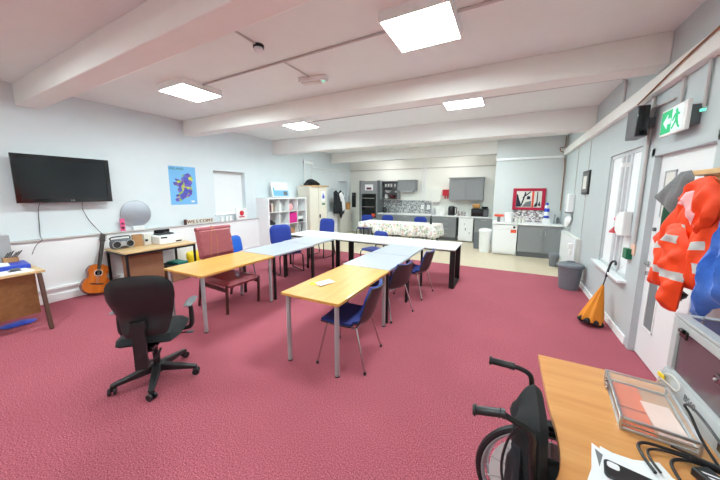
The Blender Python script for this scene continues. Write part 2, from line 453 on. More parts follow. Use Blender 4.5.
obj('blind_panel', MB().box(XR+.03, XR+.06, 5.03, wz[1]-.06, wz[2]+.04, wz[3]-.05).box(XR+.05, XR+.07, 4.86, 4.98, wz[2]+.04, wz[3]-.05).box(XR+.06, XR+.08, 4.72, 4.83, wz[2]+.04, wz[3]-.05).box(XR+.035, XR+.06, 4.38, 4.66, wz[2]+.04, wz[3]-.05), 'window_blind', win2)
obj('window_sill', MB().box(XR-.085, XR+.138, wz[0]-.06, wz[1]+.08, wz[2]-.035, wz[2]-.001), 'gloss_white', win2, .006)
for i, y in enumerate((6.70, 7.75)):
    struct('trim_%d' % (i+2), MB().box(XR-.008, XR, y, y+.025, .1, 2.71), 'conduit')
# end walls and the pier that closes the kitchen on the right
struct('wall_back', MB().box(XL-.25, XR+.25, YK, YK+.25, 0, ZC), 'cream_wall')
struct('wall_front', MB().box(XL-.25, XR+.25, YB-.25, YB, 0, ZC), 'cream_wall')
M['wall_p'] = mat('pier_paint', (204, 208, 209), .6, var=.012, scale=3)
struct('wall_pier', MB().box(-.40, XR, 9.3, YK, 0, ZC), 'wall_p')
# cross beams
def beam(k, yl, yr, z0, t):
    struct('trim_%d' % k, MB().prism([(XL, yl), (XR, yr), (XR, yr+t), (XL, yl+t)], z0, ZC), 'beam', bevel=.01)
beam(4, 1.37, 1.37, 2.955, .25); beam(5, 3.72, 3.93, 2.955, .28); beam(6, 6.32, 6.52, 2.86, .28)
struct('trim_7', MB().box(XL, -.40, 9.45, 9.72, 2.885, ZC), 'beam', bevel=.01)
# trunking on the right wall
struct('trim_8', MB().box(XR-.075, XR, YB, 9.3, 2.715, 2.87), 'beam', bevel=.006)
struct('trim_9', MB().box(-.40, XR-.075, 9.23, 9.3, 2.655, 2.715), 'white_wall', bevel=.004)

# ------------------------------------------------------------------ ceiling lights
def light_panel(x, y, label, first=None):
    if first: return dup(first, (x, y, ZC), 0, label)
    t = th('ceiling_light', label, 'ceiling light', (x, y, ZC), 'square LED ceiling panels')
    f = MB()
    for x0, x1, y0, y1 in ((-.3, -.285, -.3, .3), (.285, .3, -.3, .3), (-.285, .285, -.3, -.285), (-.285, .285, .285, .3)):
        f.box(x+x0, x+x1, y+y0, y+y1, ZC-.085, ZC)
    obj('frame', f, 'white', t)
    obj('diffuser', MB().box(x-.285, x+.285, y-.285, y+.285, ZC-.083, ZC-.02), LAMP, t)
    return t
L0 = light_panel(-.79, 2.67, 'largest square ceiling light, bright white panel nearest the camera')
light_panel(-4.25, 2.66, 'square ceiling light near the left wall, above the map poster', L0)
light_panel(-4.14, 4.98, 'square ceiling light close to the bookcase wall, between the second and third beams', L0)
light_panel(-.76, 4.99, 'square ceiling light in front of the kitchen, second from camera on the right', L0)
for x, y in ((-4.2, 7.75), (-.6, 7.75), (-4.2, .0), (-.8, -.6)):
    light_panel(x, y, 'square ceiling light out of sight between the third and last beams' if y > 5 else 'square ceiling light out of view above the camera', L0)
for x in (-4.4, -1.8):
    k = light_panel(x, 10.1, 'square kitchen ceiling light out of sight behind the last beam', L0)
    for c in k.children:
        if c.name.startswith('diffuser'): c.data = c.data.copy(); c.data.materials[0] = KLAMP

def thing(name, label, cat, mb, m, bevel=0., group=None):
    return tag(obj(name, mb, m, None, bevel), label, cat, group)

# ceiling conduits and fittings
thing('ceiling_conduit', 'thin conduit along the ceiling through the two nearer square lights', 'conduit',
      MB().tube([(-3.95, 2.66, ZC-.012), (-1.09, 2.66, ZC-.012)], .012).tube([(-.49, 2.66, ZC-.012), (XR, 2.70, ZC-.012)], .014), 'conduit')
thing('ceiling_conduit', 'thin conduit joining the two farther square lights, turning down the right wall', 'conduit',
      MB().tube([(-3.84, 5.05, ZC-.012), (-1.06, 5.10, ZC-.012)], .011).tube([(-.46, 5.12, ZC-.012), (1.22, 5.12, ZC-.014), (1.264, 5.12, ZC-.05), (1.264, 5.12, 2.87)], .013), 'conduit')
t = th('smoke_detector', 'small round smoke detector on the ceiling with a short conduit stub', 'smoke detector', (-2.42, 2.3, ZC))
obj('base', MB().lathe([(.055, -.03), (.055, 0)], (-2.42, 2.28, ZC)), 'blackp', t)
obj('sensor', MB().lathe([(.022, -.075), (.045, -.06), (.045, -.03)], (-2.42, 2.28, ZC)), 'white', t)
obj('conduit_stub', MB().tube([(-2.40, 1.9, ZC-.011), (-2.41, 2.22, ZC-.011)], .011), 'conduit', t)
t = th('emergency_light', 'small emergency light fitting on the ceiling with a green indicator', 'emergency light', (-2.42, 3.22, ZC))
obj('body', MB().box(-2.62, -2.23, 3.15, 3.27, ZC-.06, ZC, rad(14)), 'white', t, .01)
obj('lens', MB().box(-2.58, -2.30, 3.165, 3.255, ZC-.075, ZC-.06, rad(14), (-2.425, 3.21, ZC)), 'offwhite', t, .004)
obj('indicator', MB().ball((-2.27, 3.235, ZC-.062), .016, 10), 'led_green', t)
obj('conduit_stub', MB().tube([(-2.44, 2.68, ZC-.01), (-2.44, 3.16, ZC-.01)], .008), 'conduit', t)
# left-wall conduits
thing('wall_conduit', 'pair of white pipes rising above the cream cupboard to the beam', 'conduit',
      MB().tube([(XL+.03, 7.75, 1.9), (XL+.03, 7.75, 2.88)], .02).tube([(XL+.03, 8.15, 1.9), (XL+.03, 8.15, 2.88)], .02).box(XL, XL+.06, 7.7, 8.2, 2.72, 2.80), 'white_wall')
thing('wall_conduit', 'white pipe running along the rear left wall towards the kitchen corner', 'conduit',
      MB().tube([(XL+.02, 8.2, 2.62), (XL+.02, 10.9, 2.62)], .018), 'white_wall')
thing('wall_conduit', 'white vertical pipe on the kitchen wall beside the hob hood cabinet', 'conduit',
      MB().box(-2.98, -2.92, YK-.03, YK, 1.45, 2.88).box(-3.08, -3.04, YK-.03, YK, 1.45, 2.88), 'white')
thing('wall_conduit', 'thin grey pipe high across the kitchen wall', 'conduit', MB().tube([(XL, YK-.015, 2.68), (-.42, YK-.015, 2.68)], .014), 'conduit')

# ------------------------------------------------------------------ tables
def table(name, label, x0, x1, y0, y1, top, legm, kind, group=None, edge=None, rz=0):
    t = th(name, label, 'table', ((x0+x1)/2, (y0+y1)/2, 0), group)
    obj('tabletop', MB().box(x0, x1, y0, y1, .712, .74), top, t, .004)
    if kind == 'round':
        for x in (x0+.05, x1-.05):
            for y in (y0+.05, y1-.05):
                lg = obj('leg', MB().cyl((x, y, .01), (x, y, .712), .023, 18), legm, t)
                obj('foot', MB().cyl((x, y, 0), (x, y, .012), .025, 14), 'blackp', lg)
    elif kind == 'square':
        for x in (x0+.04, x1-.04):
            for y in (y0+.04, y1-.04):
                obj('leg', MB().box(x-.018, x+.018, y-.018, y+.018, 0, .712), legm, t, .003)
        obj('apron', MB().box(x0+.06, x1-.06, y0+.03, y0+.05, .675, .711).box(x0+.06, x1-.06, y1-.05, y1-.03, .675, .711), legm, t)
    else:
        for x in (x0+.05, x1-.05):
            f = MB()
            for y in (y0+.09, y1-.09): f.box(x-.045, x+.045, y-.02, y+.02, 0, .712)
            f.box(x-.045, x+.045, y0+.11, y1-.11, 0, .03)
            obj('leg_frame', f, legm, t, .003)
        obj('apron', MB().box(x0+.1, x1-.1, y0+.1, y0+.13, .675, .711).box(x0+.1, x1-.1, y1-.13, y1-.1, .675, .711), legm, t)
    if rz: t.rotation_euler = (0, 0, rz)
    return t
table('wood_table', 'beech table on the right of the U, leaflets lying on it', -1.95, -1.275, 1.98, 3.21, 'wood', 'silver', 'round', 'wood tables', rz=rad(.6))
table('wood_table', 'beech table on the left of the U, pink chair tucked under it', -3.925, -3.165, 1.91, 3.115, 'wood', 'silver', 'round', 'wood tables', rz=rad(1.5))
G = 'pale blue tables along the sides of the U'
table('grey_table', 'pale blue table joining the far end of the right beech table', -1.985, -1.29, 3.225, 4.11, 'greytop', 'black', 'square', G)
table('grey_table', 'pale blue table on the right side touching the long white table', -1.97, -1.30, 4.12, 4.985, 'greytop', 'black', 'square', G)
table('grey_table', 'pale blue table joining the far end of the left beech table', -3.98, -3.20, 3.135, 4.19, 'greytop', 'black', 'square', G)
table('grey_table', 'pale blue table on the left side touching the long white table', -4.02, -3.25, 4.20, 4.985, 'greytop', 'black', 'square', G)
table('white_table', 'long white table with black loop legs across the head of the U', -3.30, -.77, 4.99, 5.80, 'whitetop', 'black', 'loop', 'white tables')
table('white_table', 'short white table end in front of the cream cupboard, beside a blue chair', -4.62, -3.31, 4.99, 5.80, 'whitetop', 'black', 'square', 'white tables')
t = th('leaflets', 'small stack of white and yellow leaflets on the right beech table', 'papers', (-1.73, 2.42, .74))
obj('white_leaflet', MB().box(-1.78, -1.66, 2.33, 2.52, .7405, .746, rad(-20)), 'paper', t)
obj('yellow_leaflet', MB().box(-1.85, -1.77, 2.30, 2.40, .7405, .743, rad(-35)), 'yellow', t)
obj('printed_leaflet', MB().box(-1.735, -1.665, 2.30, 2.44, .7465, .749, rad(-12)), 'offwhite', t)

# ------------------------------------------------------------------ chairs
def shell_chair(name, label, group):
    """stacking chair with black shell, blue pads and chrome legs; faces +Y"""
    t = th(name, label, 'chair', (0, 0, 0), group)
    side = [(.22, .455), (.10, .44), (-.08, .435), (-.17, .455), (-.205, .51), (-.232, .60), (-.265, .72), (-.295, .825)]
    def sh(off, w0, w1):
        P = smooth([(0, y, z) for y, z in side], 4); n = len(P); b = MB(); rows = []
        for i, p in enumerate(P):
            f = i/(n-1); w = (w0*(1-f)+w1*f)*(1-.25*max(0, f-.86)/.14)
            d = (P[min(i+1, n-1)]-P[max(i-1, 0)]).normalized(); nr = Vector((0, d.z, -d.y))
            if nr.dot(Vector((0, .5, .5))) < 0: nr = -nr
            row = []
            for j in range(9):
                u = j/4-1; c = .045*u*u*(1 if f > .3 else .3)
                row.append((Vector((u*w/2, p.y, p.z))+nr*(off+c)))
            rows.append(row)
        return b, rows
    def skin(lo, hi, w0, w1, i0=0, i1=None):
        b, A = sh(lo, w0, w1); _, B = sh(hi, w0, w1); A = A[i0:i1]; B = B[i0:i1]
        VA = [[b.bm.verts.new(p) for p in r] for r in A]; VB = [[b.bm.verts.new(p) for p in r] for r in B]
        n, m = len(VA), 9
        for i in range(n-1):
            for j in range(m-1):
                b.bm.faces.new((VA[i][j], VA[i][j+1], VA[i+1][j+1], VA[i+1][j])); b.bm.faces.new((VB[i][j], VB[i+1][j], VB[i+1][j+1], VB[i][j+1]))
            for j in (0, m-1): b.bm.faces.new((VA[i][j], VA[i+1][j], VB[i+1][j], VB[i][j]))
        for i in (0, n-1):
            for j in range(m-1): b.bm.faces.new((VA[i][j], VA[i][j+1], VB[i][j+1], VB[i][j]))
        return b
    obj('shell', skin(-.012, 0, .46, .43), 'pbrown', t, .003)
    obj('seat_pad', skin(.001, .022, .44, .42, 0, 15), 'blue_seat', t, .006)
    obj('back_pad', skin(.001, .02, .42, .40, 17, 29), 'blue', t, .006)
    for sx in (-1, 1):
        for y0, y1 in ((.17, .25), (-.12, -.225)):
            l = obj('leg', MB().tube([(sx*.19, y0, .425), (sx*.245, y1, .012)], .0095, 8), 'chrome', t)
            obj('foot', MB().cyl((sx*.245, y1, 0), (sx*.244, y1, .03), .013, 8), 'blackp', l)
    obj('seat_frame', MB().tube([(-.19, -.12, .42), (-.19, .17, .42), (.19, .17, .42), (.19, -.12, .42), (-.19, -.12, .42)], .0095, 8), 'chrome', t)
    return t
G = 'blue stacking chairs down the right side'
S0 = shell_chair('stacking_chair', 'blue stacking chair with chrome legs, tucked under the right beech table nearest the camera', G)
S0.location = (-1.375, 2.41, 0); S0.rotation_euler = (0, 0, rad(97)); S0.scale = (1.08, 1.08, .99)
dup(S0, (-1.43, 3.60, 0), rad(74), 'blue stacking chair with black shell back, middle one of the right side', G)
dup(S0, (-1.345, 4.55, 0), rad(84), 'blue stacking chair on the right side farthest from camera, near the white table', G)

def uph_chair(name, label, group):
    """upholstered blue meeting chair on black sled legs; faces +Y"""
    t = th(name, label, 'chair', (0, 0, 0), group)
    obj('seat', MB().puffy(rrect(.48, .46, .08), .05, lambda u, v, w: (u, v+.02, .455+w), pad_t(.035, .06), pad_t(.035, .03)), 'blue', t)
    obj('backrest', MB().puffy(rrect(.46, .46, .12), .045, lambda u, v, w: (u, -.235+w-.11*(v+.2)+.10*u*u*1.2, .78+v), pad_t(.03, .05), pad_t(.026, .03)), 'blue', t)
    obj('back_bracket', MB().beamb((-.13, -.19, .43), (-.13, -.262, .62), .03, .012, (0, 1, 0)).beamb((.13, -.19, .43), (.13, -.262, .62), .03, .012, (0, 1, 0)), 'blackp', t)
    for sx in (-1, 1):
        obj('sled_leg', MB().tube([(sx*.20, .17, .425), (sx*.24, .21, .38), (sx*.245, .22, .03), (sx*.245, .19, .013), (sx*.245, -.22, .013), (sx*.245, -.25, .03), (sx*.24, -.19, .38), (sx*.20, -.15, .425)], .0115, 8), 'black', t)
    obj('stretcher', MB().tube([(-.2, .17, .42), (.2, .17, .42)], .011).tube([(-.2, -.15, .42), (.2, -.15, .42)], .011), 'black', t)
    return t
G = 'upholstered blue chairs around the tables'
U0 = uph_chair('meeting_chair', 'upholstered blue chair on the left side of the U, in front of the bookcase', G)
U0.location = (-4.22, 4.52, 0); U0.rotation_euler = (0, 0, rad(-112))
dup(U0, (-4.46, 6.12, 0), rad(178), 'upholstered blue chair behind the white table, in front of the cream cupboard', G)
dup(U0, (-2.86, 6.10, 0), rad(162), 'dark blue chair between the long white table and the floral table, low back', G)
dup(U0, (-4.86, 9.52, 0), rad(184), 'blue chair behind the left corner of the floral table', G)
dup(U0, (-4.10, 9.70, 0), rad(178), 'blue chair behind the floral table, in front of the grey counter', G)
dup(U0, (-2.76, 9.56, 0), rad(180), 'blue chair behind the right end of the floral table, mostly hidden', G)
for c in bpy.data.objects:
    if c.parent is None and c.get('category') == 'chair' and c.location.y > 6.04: c.scale = (1, 1, .86 if c.location.y > 7 else .76)
for c in bpy.data.objects:
    if c.name.startswith('meeting_chair') and (c.location.y < 5 or c.location.x < -4.2 and c.location.y < 7): c.scale = (1.1, 1.1, 1)
bl = th('blue_plastic_chair', 'bright blue plastic chair back showing behind the pink chair', 'chair', (-4.95, 3.82, 0))
obj('backrest', MB().puffy(rrect(.40, .40, .12), .05, lambda u, v, w: (-5.0+w-.18*v-.3*u*u, 3.81+u, .63+v), pad_t(.012, .03), pad_t(.012, .03)), 'bluep', bl)
obj('seat', MB().puffy(rrect(.40, .40, .1), .05, lambda u, v, w: (-4.82+u, 3.81+v, .43+w), pad_t(.014, .03), pad_t(.014, .03)), 'bluep', bl)
for sx in (-1, 1):
    for sy in (-1, 1): obj('leg', MB().cyl((-4.82+sx*.15, 3.81+sy*.15, .43), (-4.82+sx*.19, 3.81+sy*.19, 0), .011, 8), 'armgrey', bl)

for c in bpy.data.objects:
    if c.name.startswith('stacking_chair.'): c.scale = (1.05, 1.05, .94)
# pink high-back chair under the left beech table
t = th('high_back_chair', 'high-backed dusty pink vinyl chair with dark wooden legs under the left table', 'chair', (-3.75, 2.72, 0))
def pback(u, v, w): return (-4.03-.17*(v-.45)+w, 2.79+u, v)
obj('backrest', MB().puffy(rrect(.60, .47, .04, 3, 0, .94), .06, lambda u, v, w: pback(u, v, w), lambda u, v, d: .05*(min(1, d/.03))**.5-.012*math.exp(-((v-.86)/.02)**2), pad_t(.04, .03)), 'pink_vinyl', t)
obj('backrest_lower', MB().puffy(rrect(.58, .25, .03, 3, 0, .575), .06, lambda u, v, w: pback(u, v, w), pad_t(.045, .03), pad_t(.04, .03)), 'pink_vinyl', t)
obj('headrest_roll', MB().cyl((-4.145, 2.50, 1.155), (-4.145, 3.08, 1.155), .034, 14), 'pink_vinyl', t)
obj('seat', MB().puffy(rrect(.64, .56, .05, 4), .06, lambda u, v, w: (-3.68+u, 2.70+v, .42+w), pad_t(.06, .05), pad_t(.05, .03)), 'pink_vinyl', t)
for y in (2.43, 2.99):
    obj('leg', MB().beamb((-3.42, y, 0), (-3.40, y, .43), .035, .03, (0, 1, 0)), 'dark_wood', t, .004)
    obj('leg', MB().beamb((-4.08, y, 0), (-3.98, y, .44), .035, .03, (0, 1, 0)), 'dark_wood', t, .004)
    obj('side_rail', MB().beamb((-3.98, y, .37), (-3.42, y, .35), .03, .05), 'dark_wood', t, .004)
    yp = 2.57 if y < 2.7 else 3.0
    obj('back_post', MB().beamb((-4.04, yp, .42), (-4.16, yp, 1.08), .03, .03, (0, 1, 0)), 'dark_wood', t, .004)
thing('yellow_lanyard', 'thin yellow cord hung over the back of the pink chair', 'lanyard',
      MB().tube([(-3.99, 2.62, .66), (-4.01, 2.64, .8), (-4.045, 2.68, 1.0), (-4.09, 2.73, 1.17), (-4.15, 2.74, 1.197), (-4.09, 2.76, 1.17), (-4.04, 2.77, 1.0), (-3.995, 2.74, .78), (-3.975, 2.69, .66)], .003, 6, 4), 'tan')

# ------------------------------------------------------------------ office chair (built facing +Y)
t = th('office_chair', 'black swivel office chair seen from behind on the red carpet', 'office chair')
b = MB(); b.lathe([(.06, .075), (.06, .13), (.045, .15)], (0, 0, 0), 18)
hub = obj('base', b, 'blackp', t)
a0 = rad(253.5-46)
for k in range(5):
    a = a0+2*pi*k/5; d = Vector((cos(a), sin(a), 0))
    obj('base_arm', MB().prism([(.04, .145), (.31, .096), (.335, .088), (.335, .070), (.30, .065), (.04, .08)], -.034, .034, lambda u, v, w, d=d: tuple(d*u+Vector((-d.y, d.x, 0))*w*(1-.35*u/.33)+Vector((0, 0, v)))), 'blackp', t, .006)
    c = d*.327; n = Vector((-d.y, d.x, 0)); ang = rad(40*k+15); n = Vector((cos(ang), sin(ang), 0))
    cs = obj('castor', MB().cyl(c+Vector((0, 0, .03)), c+Vector((0, 0, .075)), .013, 10).box(c.x-.015, c.x+.015, c.y-.015, c.y+.015, .035, .06), 'blackp', t)
    for sgn in (-1, 1):
        obj('wheel', MB().cyl(c+n*(sgn*.009)+Vector((0, 0, .031)), c+n*(sgn*.030)+Vector((0, 0, .031)), .031, 16), 'blackp', cs, .004)
obj('gas_column', MB().lathe([(.028, .12), (.028, .26), (.018, .262), (.018, .39)], (0, 0, 0), 16), 'blackp', t)
obj('tilt_mechanism', MB().box(-.07, .07, -.12, .12, .375, .425).box(-.05, .05, -.20, -.08, .36, .40), 'blackp', t, .008)
lv = obj('tilt_lever', MB().tube([(.05, .05, .385), (.20, .07, .378), (.27, .075, .375)], .007, 8), 'blackp', t)
obj('lever_paddle', MB().box(.24, .30, .055, .095, .368, .382), 'armgrey', lv, .005)
kb = obj('tension_knob', MB().cyl((.0, -.05, .30), (.0, -.05, .37), .03, 12), 'blackp', t, .005)
seat = [(-.20, -.24), (.20, -.24), (.245, -.12), (.25, .08), (.235, .20), (.15, .26), (0, .275), (-.15, .26), (-.235, .20), (-.25, .08), (-.245, -.12)]
obj('seat', MB().puffy(seat, .05, lambda u, v, w: (u, v+.02, .455+w-.05*max(0, v-.1)), pad_t(.045, .06), pad_t(.03, .05)), 'blackf', t)
obj('seat_pan', MB().puffy(seat, .06, lambda u, v, w: (u*.93, v*.93+.02, .435+w-.05*max(0, v-.1)), pad_t(.005, .05), pad_t(.018, .05)), 'blackp', t)
bo = smooth([(v[0], v[1], 0) for v in [(-.13, .53), (-.16, .56), (-.20, .72), (-.228, .84), (-.235, .90), (-.225, .98), (-.17, 1.04), (-.08, 1.06), (0, 1.063), (.08, 1.06), (.17, 1.04), (.225, .98), (.235, .90), (.228, .84), (.20, .72), (.16, .56), (.13, .53)]], 3)
bo = [(p.x, p.y) for p in bo]
def bk(off): return lambda u, v, w: (u+.03, -.255+off+w+.55*u*u-.10*(v-.55)+.09*math.exp(-((v-.70)/.12)**2)*.5, v)
obj('backrest', MB().puffy(bo, .04, bk(.012), pad_t(.045, .06), pad_t(.012, .02)), 'blackf', t)
obj('backrest_cover', MB().puffy(bo, .04, bk(-.004), pad_t(.004, .02), lambda u, v, d: .024*min(1, d/.03)**.5-.004*(abs(abs(u)-.115) < .02)), 'blackp', t)
obj('back_bracket', MB().tube([(0, -.19, .385), (0, -.27, .36), (0, -.295, .40)], .02, 8, 3).box(-.045, .045, -.305, -.275, .27, .655).box(-.055, .055, -.30, -.262, .60, .68), 'blackp', t, .008)
obj('adjuster_lever', MB().tube([(0, -.29, .30), (.09, -.25, .33), (.12, -.22, .40)], .008, 8, 3), 'blackp', t)
for sx in (-1, 1):
    ar = obj('armrest', MB().tube([(sx*.12, .08, .42), (sx*.24, .09, .415), (sx*.285, .09, .45), (sx*.29, .09, .56), (sx*.285, .09, .655)], [.02, .02, .022, .022, .018], 8, 4), 'blackp', t)
    obj('arm_pad', MB().puffy([(-.04, -.13), (.035, -.13), (.045, 0), (.04, .12), (.02, .15), (-.02, .15), (-.045, .10), (-.05, 0)], .025, lambda u, v, w, sx=sx: (sx*(.285+u*.9), v+.115, .668+w), pad_t(.014, .03), pad_t(.014, .02)), 'armgrey', ar)
t.location = (-2.795, 1.23, 0); t.rotation_euler = (0, 0, rad(46))

# ------------------------------------------------------------------ left wall things
t = th('television', 'black flat screen television on a bracket on the left wall', 'television', (-6.25, 1.75, 1.56))
y0, y1, z0, z1 = 1.205, 2.30, 1.563, 2.268
obj('body', MB().box(-6.255, -6.19, y0+.02, y1-.02, z0+.02, z1-.02), 'blackp', t, .01)
f = MB()
for a in ((y0, y0+.055, z0, z1), (y1-.055, y1, z0, z1), (y0+.055, y1-.055, z1-.045, z1), (y0+.055, y1-.055, z0, z0+.065)): f.box(-6.19, -6.165, *a)
obj('bezel', f, 'gloss_black', t, .003)
obj('screen', MB().box(-6.19, -6.175, y0+.055, y1-.055, z0+.065, z1-.045), 'screen', t)
obj('wall_bracket', MB().box(XL+.002, -6.255, 1.5, 2.0, 1.7, 2.1), 'blackp', t)
text('logo', 'LG', .035, 'alu', t, (-6.164, 1.79, z0+.028), ROT_E)
obj('power_cable', MB().tube([(-6.21, 1.44, 1.57), (-6.30, 1.43, 1.45), (-6.318, 1.42, 1.2), (-6.31, 1.41, 1.05), (-6.205, 1.40, 1.0), (-6.205, 1.33, .93), (-6.22, 1.28, .80)], .004, 6, 5), 'blackp', t)
obj('aerial_cable', MB().tube([(-6.21, 1.92, 1.57), (-6.30, 1.93, 1.45), (-6.318, 2.0, 1.25), (-6.31, 2.08, 1.1), (-6.20, 2.10, 1.02)], .004, 6, 5), 'blackp', t)
ms = th('map_poster', 'pale blue map poster on the left wall right of the television', 'poster', (XL, 3.62, 1.86))
obj('sheet', MB().box(XL, XL+.004, 3.35, 3.92, 1.455, 2.28), 'mapblue', ms)
land = [(.02, .33), (.10, .37), (.17, .33), (.22, .24), (.20, .12), (.16, .05), (.19, -.06), (.17, -.17), (.10, -.24), (-.02, -.28), (-.12, -.34), (-.22, -.36), (-.26, -.30), (-.20, -.26), (-.24, -.20), (-.14, -.14), (-.20, -.04), (-.13, 0), (-.26, .06), (-.28, .13), (-.18, .13), (-.24, .22), (-.12, .20), (-.06, .17), (-.08, .25), (-.02, .24), (-.06, .31)]
obj('land_map', MB().prism([(u*.86+3.66, v*.86+1.83) for u, v in land], XL+.004, XL+.006, lambda u, v, w: (w, u, v)), 'mapland', ms)
text('title', 'IRELAND', .075, 'green_ink', ms, (XL+.005, 3.515, 2.225), ROT_E)
obj('caption_box', MB().box(XL+.004, XL+.006, 3.78, 3.86, 1.50, 1.54), 'paper', ms)
mr = th('round_mirror', 'round frameless mirror leaning on the ledge below the television', 'mirror', (-6.28, 2.69, 1.05))
obj('glass', MB().lathe([(.235, 0), (.243, .004), (.243, .008), (.235, .012)], (XL+.02, 2.69, 1.315), 40, Matrix.Rotation(pi/2, 3, 'Y')), 'mirror', mr)
obj('rim', MB().torus((XL+.024, 2.69, 1.315), .245, .008, 'x', 40), 'silver', mr)
obj('stand', MB().box(-6.325, -6.25, 2.6, 2.78, 1.011, 1.08), 'white', mr, .004)
pk = thing('pink_tag', 'pink strip with dark blobs standing on the ledge left of the mirror', 'tag', MB().box(-6.27, -6.255, 2.40, 2.475, 1.011, 1.24), 'pinkp', .004)
obj('holes', MB().cyl((-6.254, 2.437, 1.07), (-6.250, 2.437, 1.07), .025, 12).cyl((-6.254, 2.437, 1.15), (-6.250, 2.437, 1.15), .02, 12), 'maroon', pk)
t = th('letter_sign', 'row of wooden cut-out letters standing on the left wall ledge', 'sign', (-6.27, 3.9, 1.01))
obj('backing_strip', MB().box(-6.285, -6.27, 3.56, 4.24, 1.011, 1.125), 'offwhite', t, .003)
for i, ch in enumerate('WELCOME'): text('letter', ch, .105, 'oak', t, (-6.264, 3.67+i*.088, 1.065), ROT_E, .005)
obj('end_block', MB().box(-6.29, -6.25, 3.555, 3.60, 1.011, 1.13), 'dark_wood', t, .003)
for i, y in enumerate((4.47, 4.60, 4.72)):
    o = thing('white_ornament', 'small white ornament on the sill of the left window, %s' % ('leftmost of three', 'middle of three', 'beside the framed card')[i], 'ornament',
          MB().lathe([(.04, 0), (.045, .02), (.03, .05), (.042, .09), (.03, .12)], (-6.275, y, 1.01), 14), 'white', 0, 'white ornaments below the left window')
cd = th('framed_card', 'small white framed picture card on the ledge by the left window', 'picture', (-6.22, 5.02, 1.01))
obj('frame', MB().box(-6.26, -6.225, 4.86, 5.20, 1.011, 1.315), 'white', cd, .006)
obj('print', MB().ball((-6.2245, 5.03, 1.18), .07, 12, (.03, 1, 1)).box(-6.225, -6.221, 4.95, 5.11, 1.07, 1.10), 'red', cd)

# guitar leaning on the wall (built flat: x across, z up, -y... then tilted)
t = th('acoustic_guitar', 'orange acoustic guitar leaning against the white wall below the television', 'guitar')
g = smooth([(x, z, 0) for x, z in [(0, 0), (.10, .008), (.17, .06), (.188, .14), (.16, .22), (.122, .275), (.128, .34), (.138, .39), (.11, .46), (.05, .485), (0, .488)]], 4)
go = [(p.x, p.y) for p in g]; go = go+[(-x, z) for x, z in go[-2:0:-1]]
obj('body', MB().prism(go, .002, .095, lambda u, v, w: (u, w, v)), 'guitar_side', t, .004)
obj('soundboard', MB().prism([(x*.985, .005+z*.985) for x, z in go], -.003, .002, lambda u, v, w: (u, w, v)), 'guitar', t)
obj('sound_hole', MB().lathe([(.045, .003), (.045, .0045)], (0, 0, .34), 28, Matrix.Rotation(pi/2, 3, 'X')), 'gloss_black', t)
obj('rosette', MB().torus((0, -.004, .34), .053, .006, 'y', 28, 6), 'offwhite', t)
obj('bridge', MB().box(-.085, .085, -.013, -.003, .148, .168), 'ebony', t, .003)
obj('neck', MB().box(-.026, .026, -.008, .018, .40, .86), 'ebony', t, .004)
obj('headstock', MB().prism([(-.028, .86), (.028, .86), (.037, .90), (.034, 1.03), (-.034, 1.03), (-.037, .90)], 0, .016, lambda u, v, w: (u, w+.12*(v-.86), v)), 'ebony', t, .003)
for sx in (-1, 1):
    for k in range(3): obj('tuning_peg', MB().cyl((sx*.035, .02, .91+k*.04), (sx*.052, .02, .91+k*.04), .007, 8), 'chrome', t)
obj('strings', MB().tube([(0, -.014, .158), (0, -.011, .87)], .0015, 5).tube([(-.014, -.014, .158), (-.012, -.011, .87)], .0015, 5).tube([(.014, -.014, .158), (.012, -.011, .87)], .0015, 5), 'alu', t)
# x across -> world Y, -y (front) -> world +X ; lean back to the wall and tilt sideways
t.matrix_world = Matrix.Translation((-5.985, 1.855, .048)) @ Matrix.Rotation(rad(-16), 4, 'X') @ Matrix.Rotation(rad(90), 4, 'Z') @ Matrix.Rotation(rad(-12), 4, 'X')
thing('guitar_bag', 'black soft bag standing behind the guitar', 'bag', MB().puffy(rrect(.30, .48, .1), .06, lambda u, v, w: (-6.19-w*.6-.02*v, 2.0+u*.4, .243+v), pad_t(.02, .08), pad_t(.02, .08)), 'darkcloth')

# back table with its load
t = th('side_table', 'low oak-topped table with black square legs against the left wall', 'table', (-5.84, 2.66, 0))
obj('tabletop', MB().box(-6.195, -5.46, 2.11, 3.30, .71, .74), 'oak_top', t, .003)
fr = MB().box(-6.17, -5.475, 2.125, 2.155, .67, .71).box(-6.17, -5.475, 3.25, 3.28, .67, .71).box(-5.505, -5.475, 2.125, 3.28, .67, .71).box(-6.17, -6.14, 2.125, 3.28, .67, .71)
obj('frame', fr, 'black', t)
for x in (-6.155, -5.49):
    for y in (2.14, 3.265): obj('leg', MB().box(x-.016, x+.016, y-.016, y+.016, 0, .67), 'black', t)
t = th('boombox', 'grey and black portable stereo on the low side table by the guitar', 'stereo', (-6.0, 2.23, .74))
obj('body', MB().puffy(rrect(.33, .17, .06), .03, lambda u, v, w: (-5.99+w, 2.28+u, .828+v), pad_t(.09, .08), pad_t(.06, .05)), 'armgrey', t)
for y in (2.185, 2.375):
    s = obj('speaker', MB().lathe([(.062, 0), (.062, .014), (.045, .018), (.02, .008)], (-5.905, y, .825), 20, Matrix.Rotation(pi/2, 3, 'Y')), 'blackp', t)
    obj('speaker_ring', MB().torus((-5.89, y, .825), .06, .006, 'x', 24, 6), 'silver', s)
obj('handle', MB().tube([(-6.0, 2.15, .89), (-6.0, 2.15, .945), (-6.0, 2.41, .945), (-6.0, 2.41, .89)], .012, 8, 3), 'blackp', t)
obj('control_panel', MB().box(-5.915, -5.897, 2.245, 2.315, .79, .87), 'silver', t, .004)
t = thing('kraft_envelope', 'brown kraft box file standing on the side table beside the stereo', 'box', MB().box(-6.02, -5.95, 2.45, 2.60, .741, .955, rad(-14)), 'card', .004)
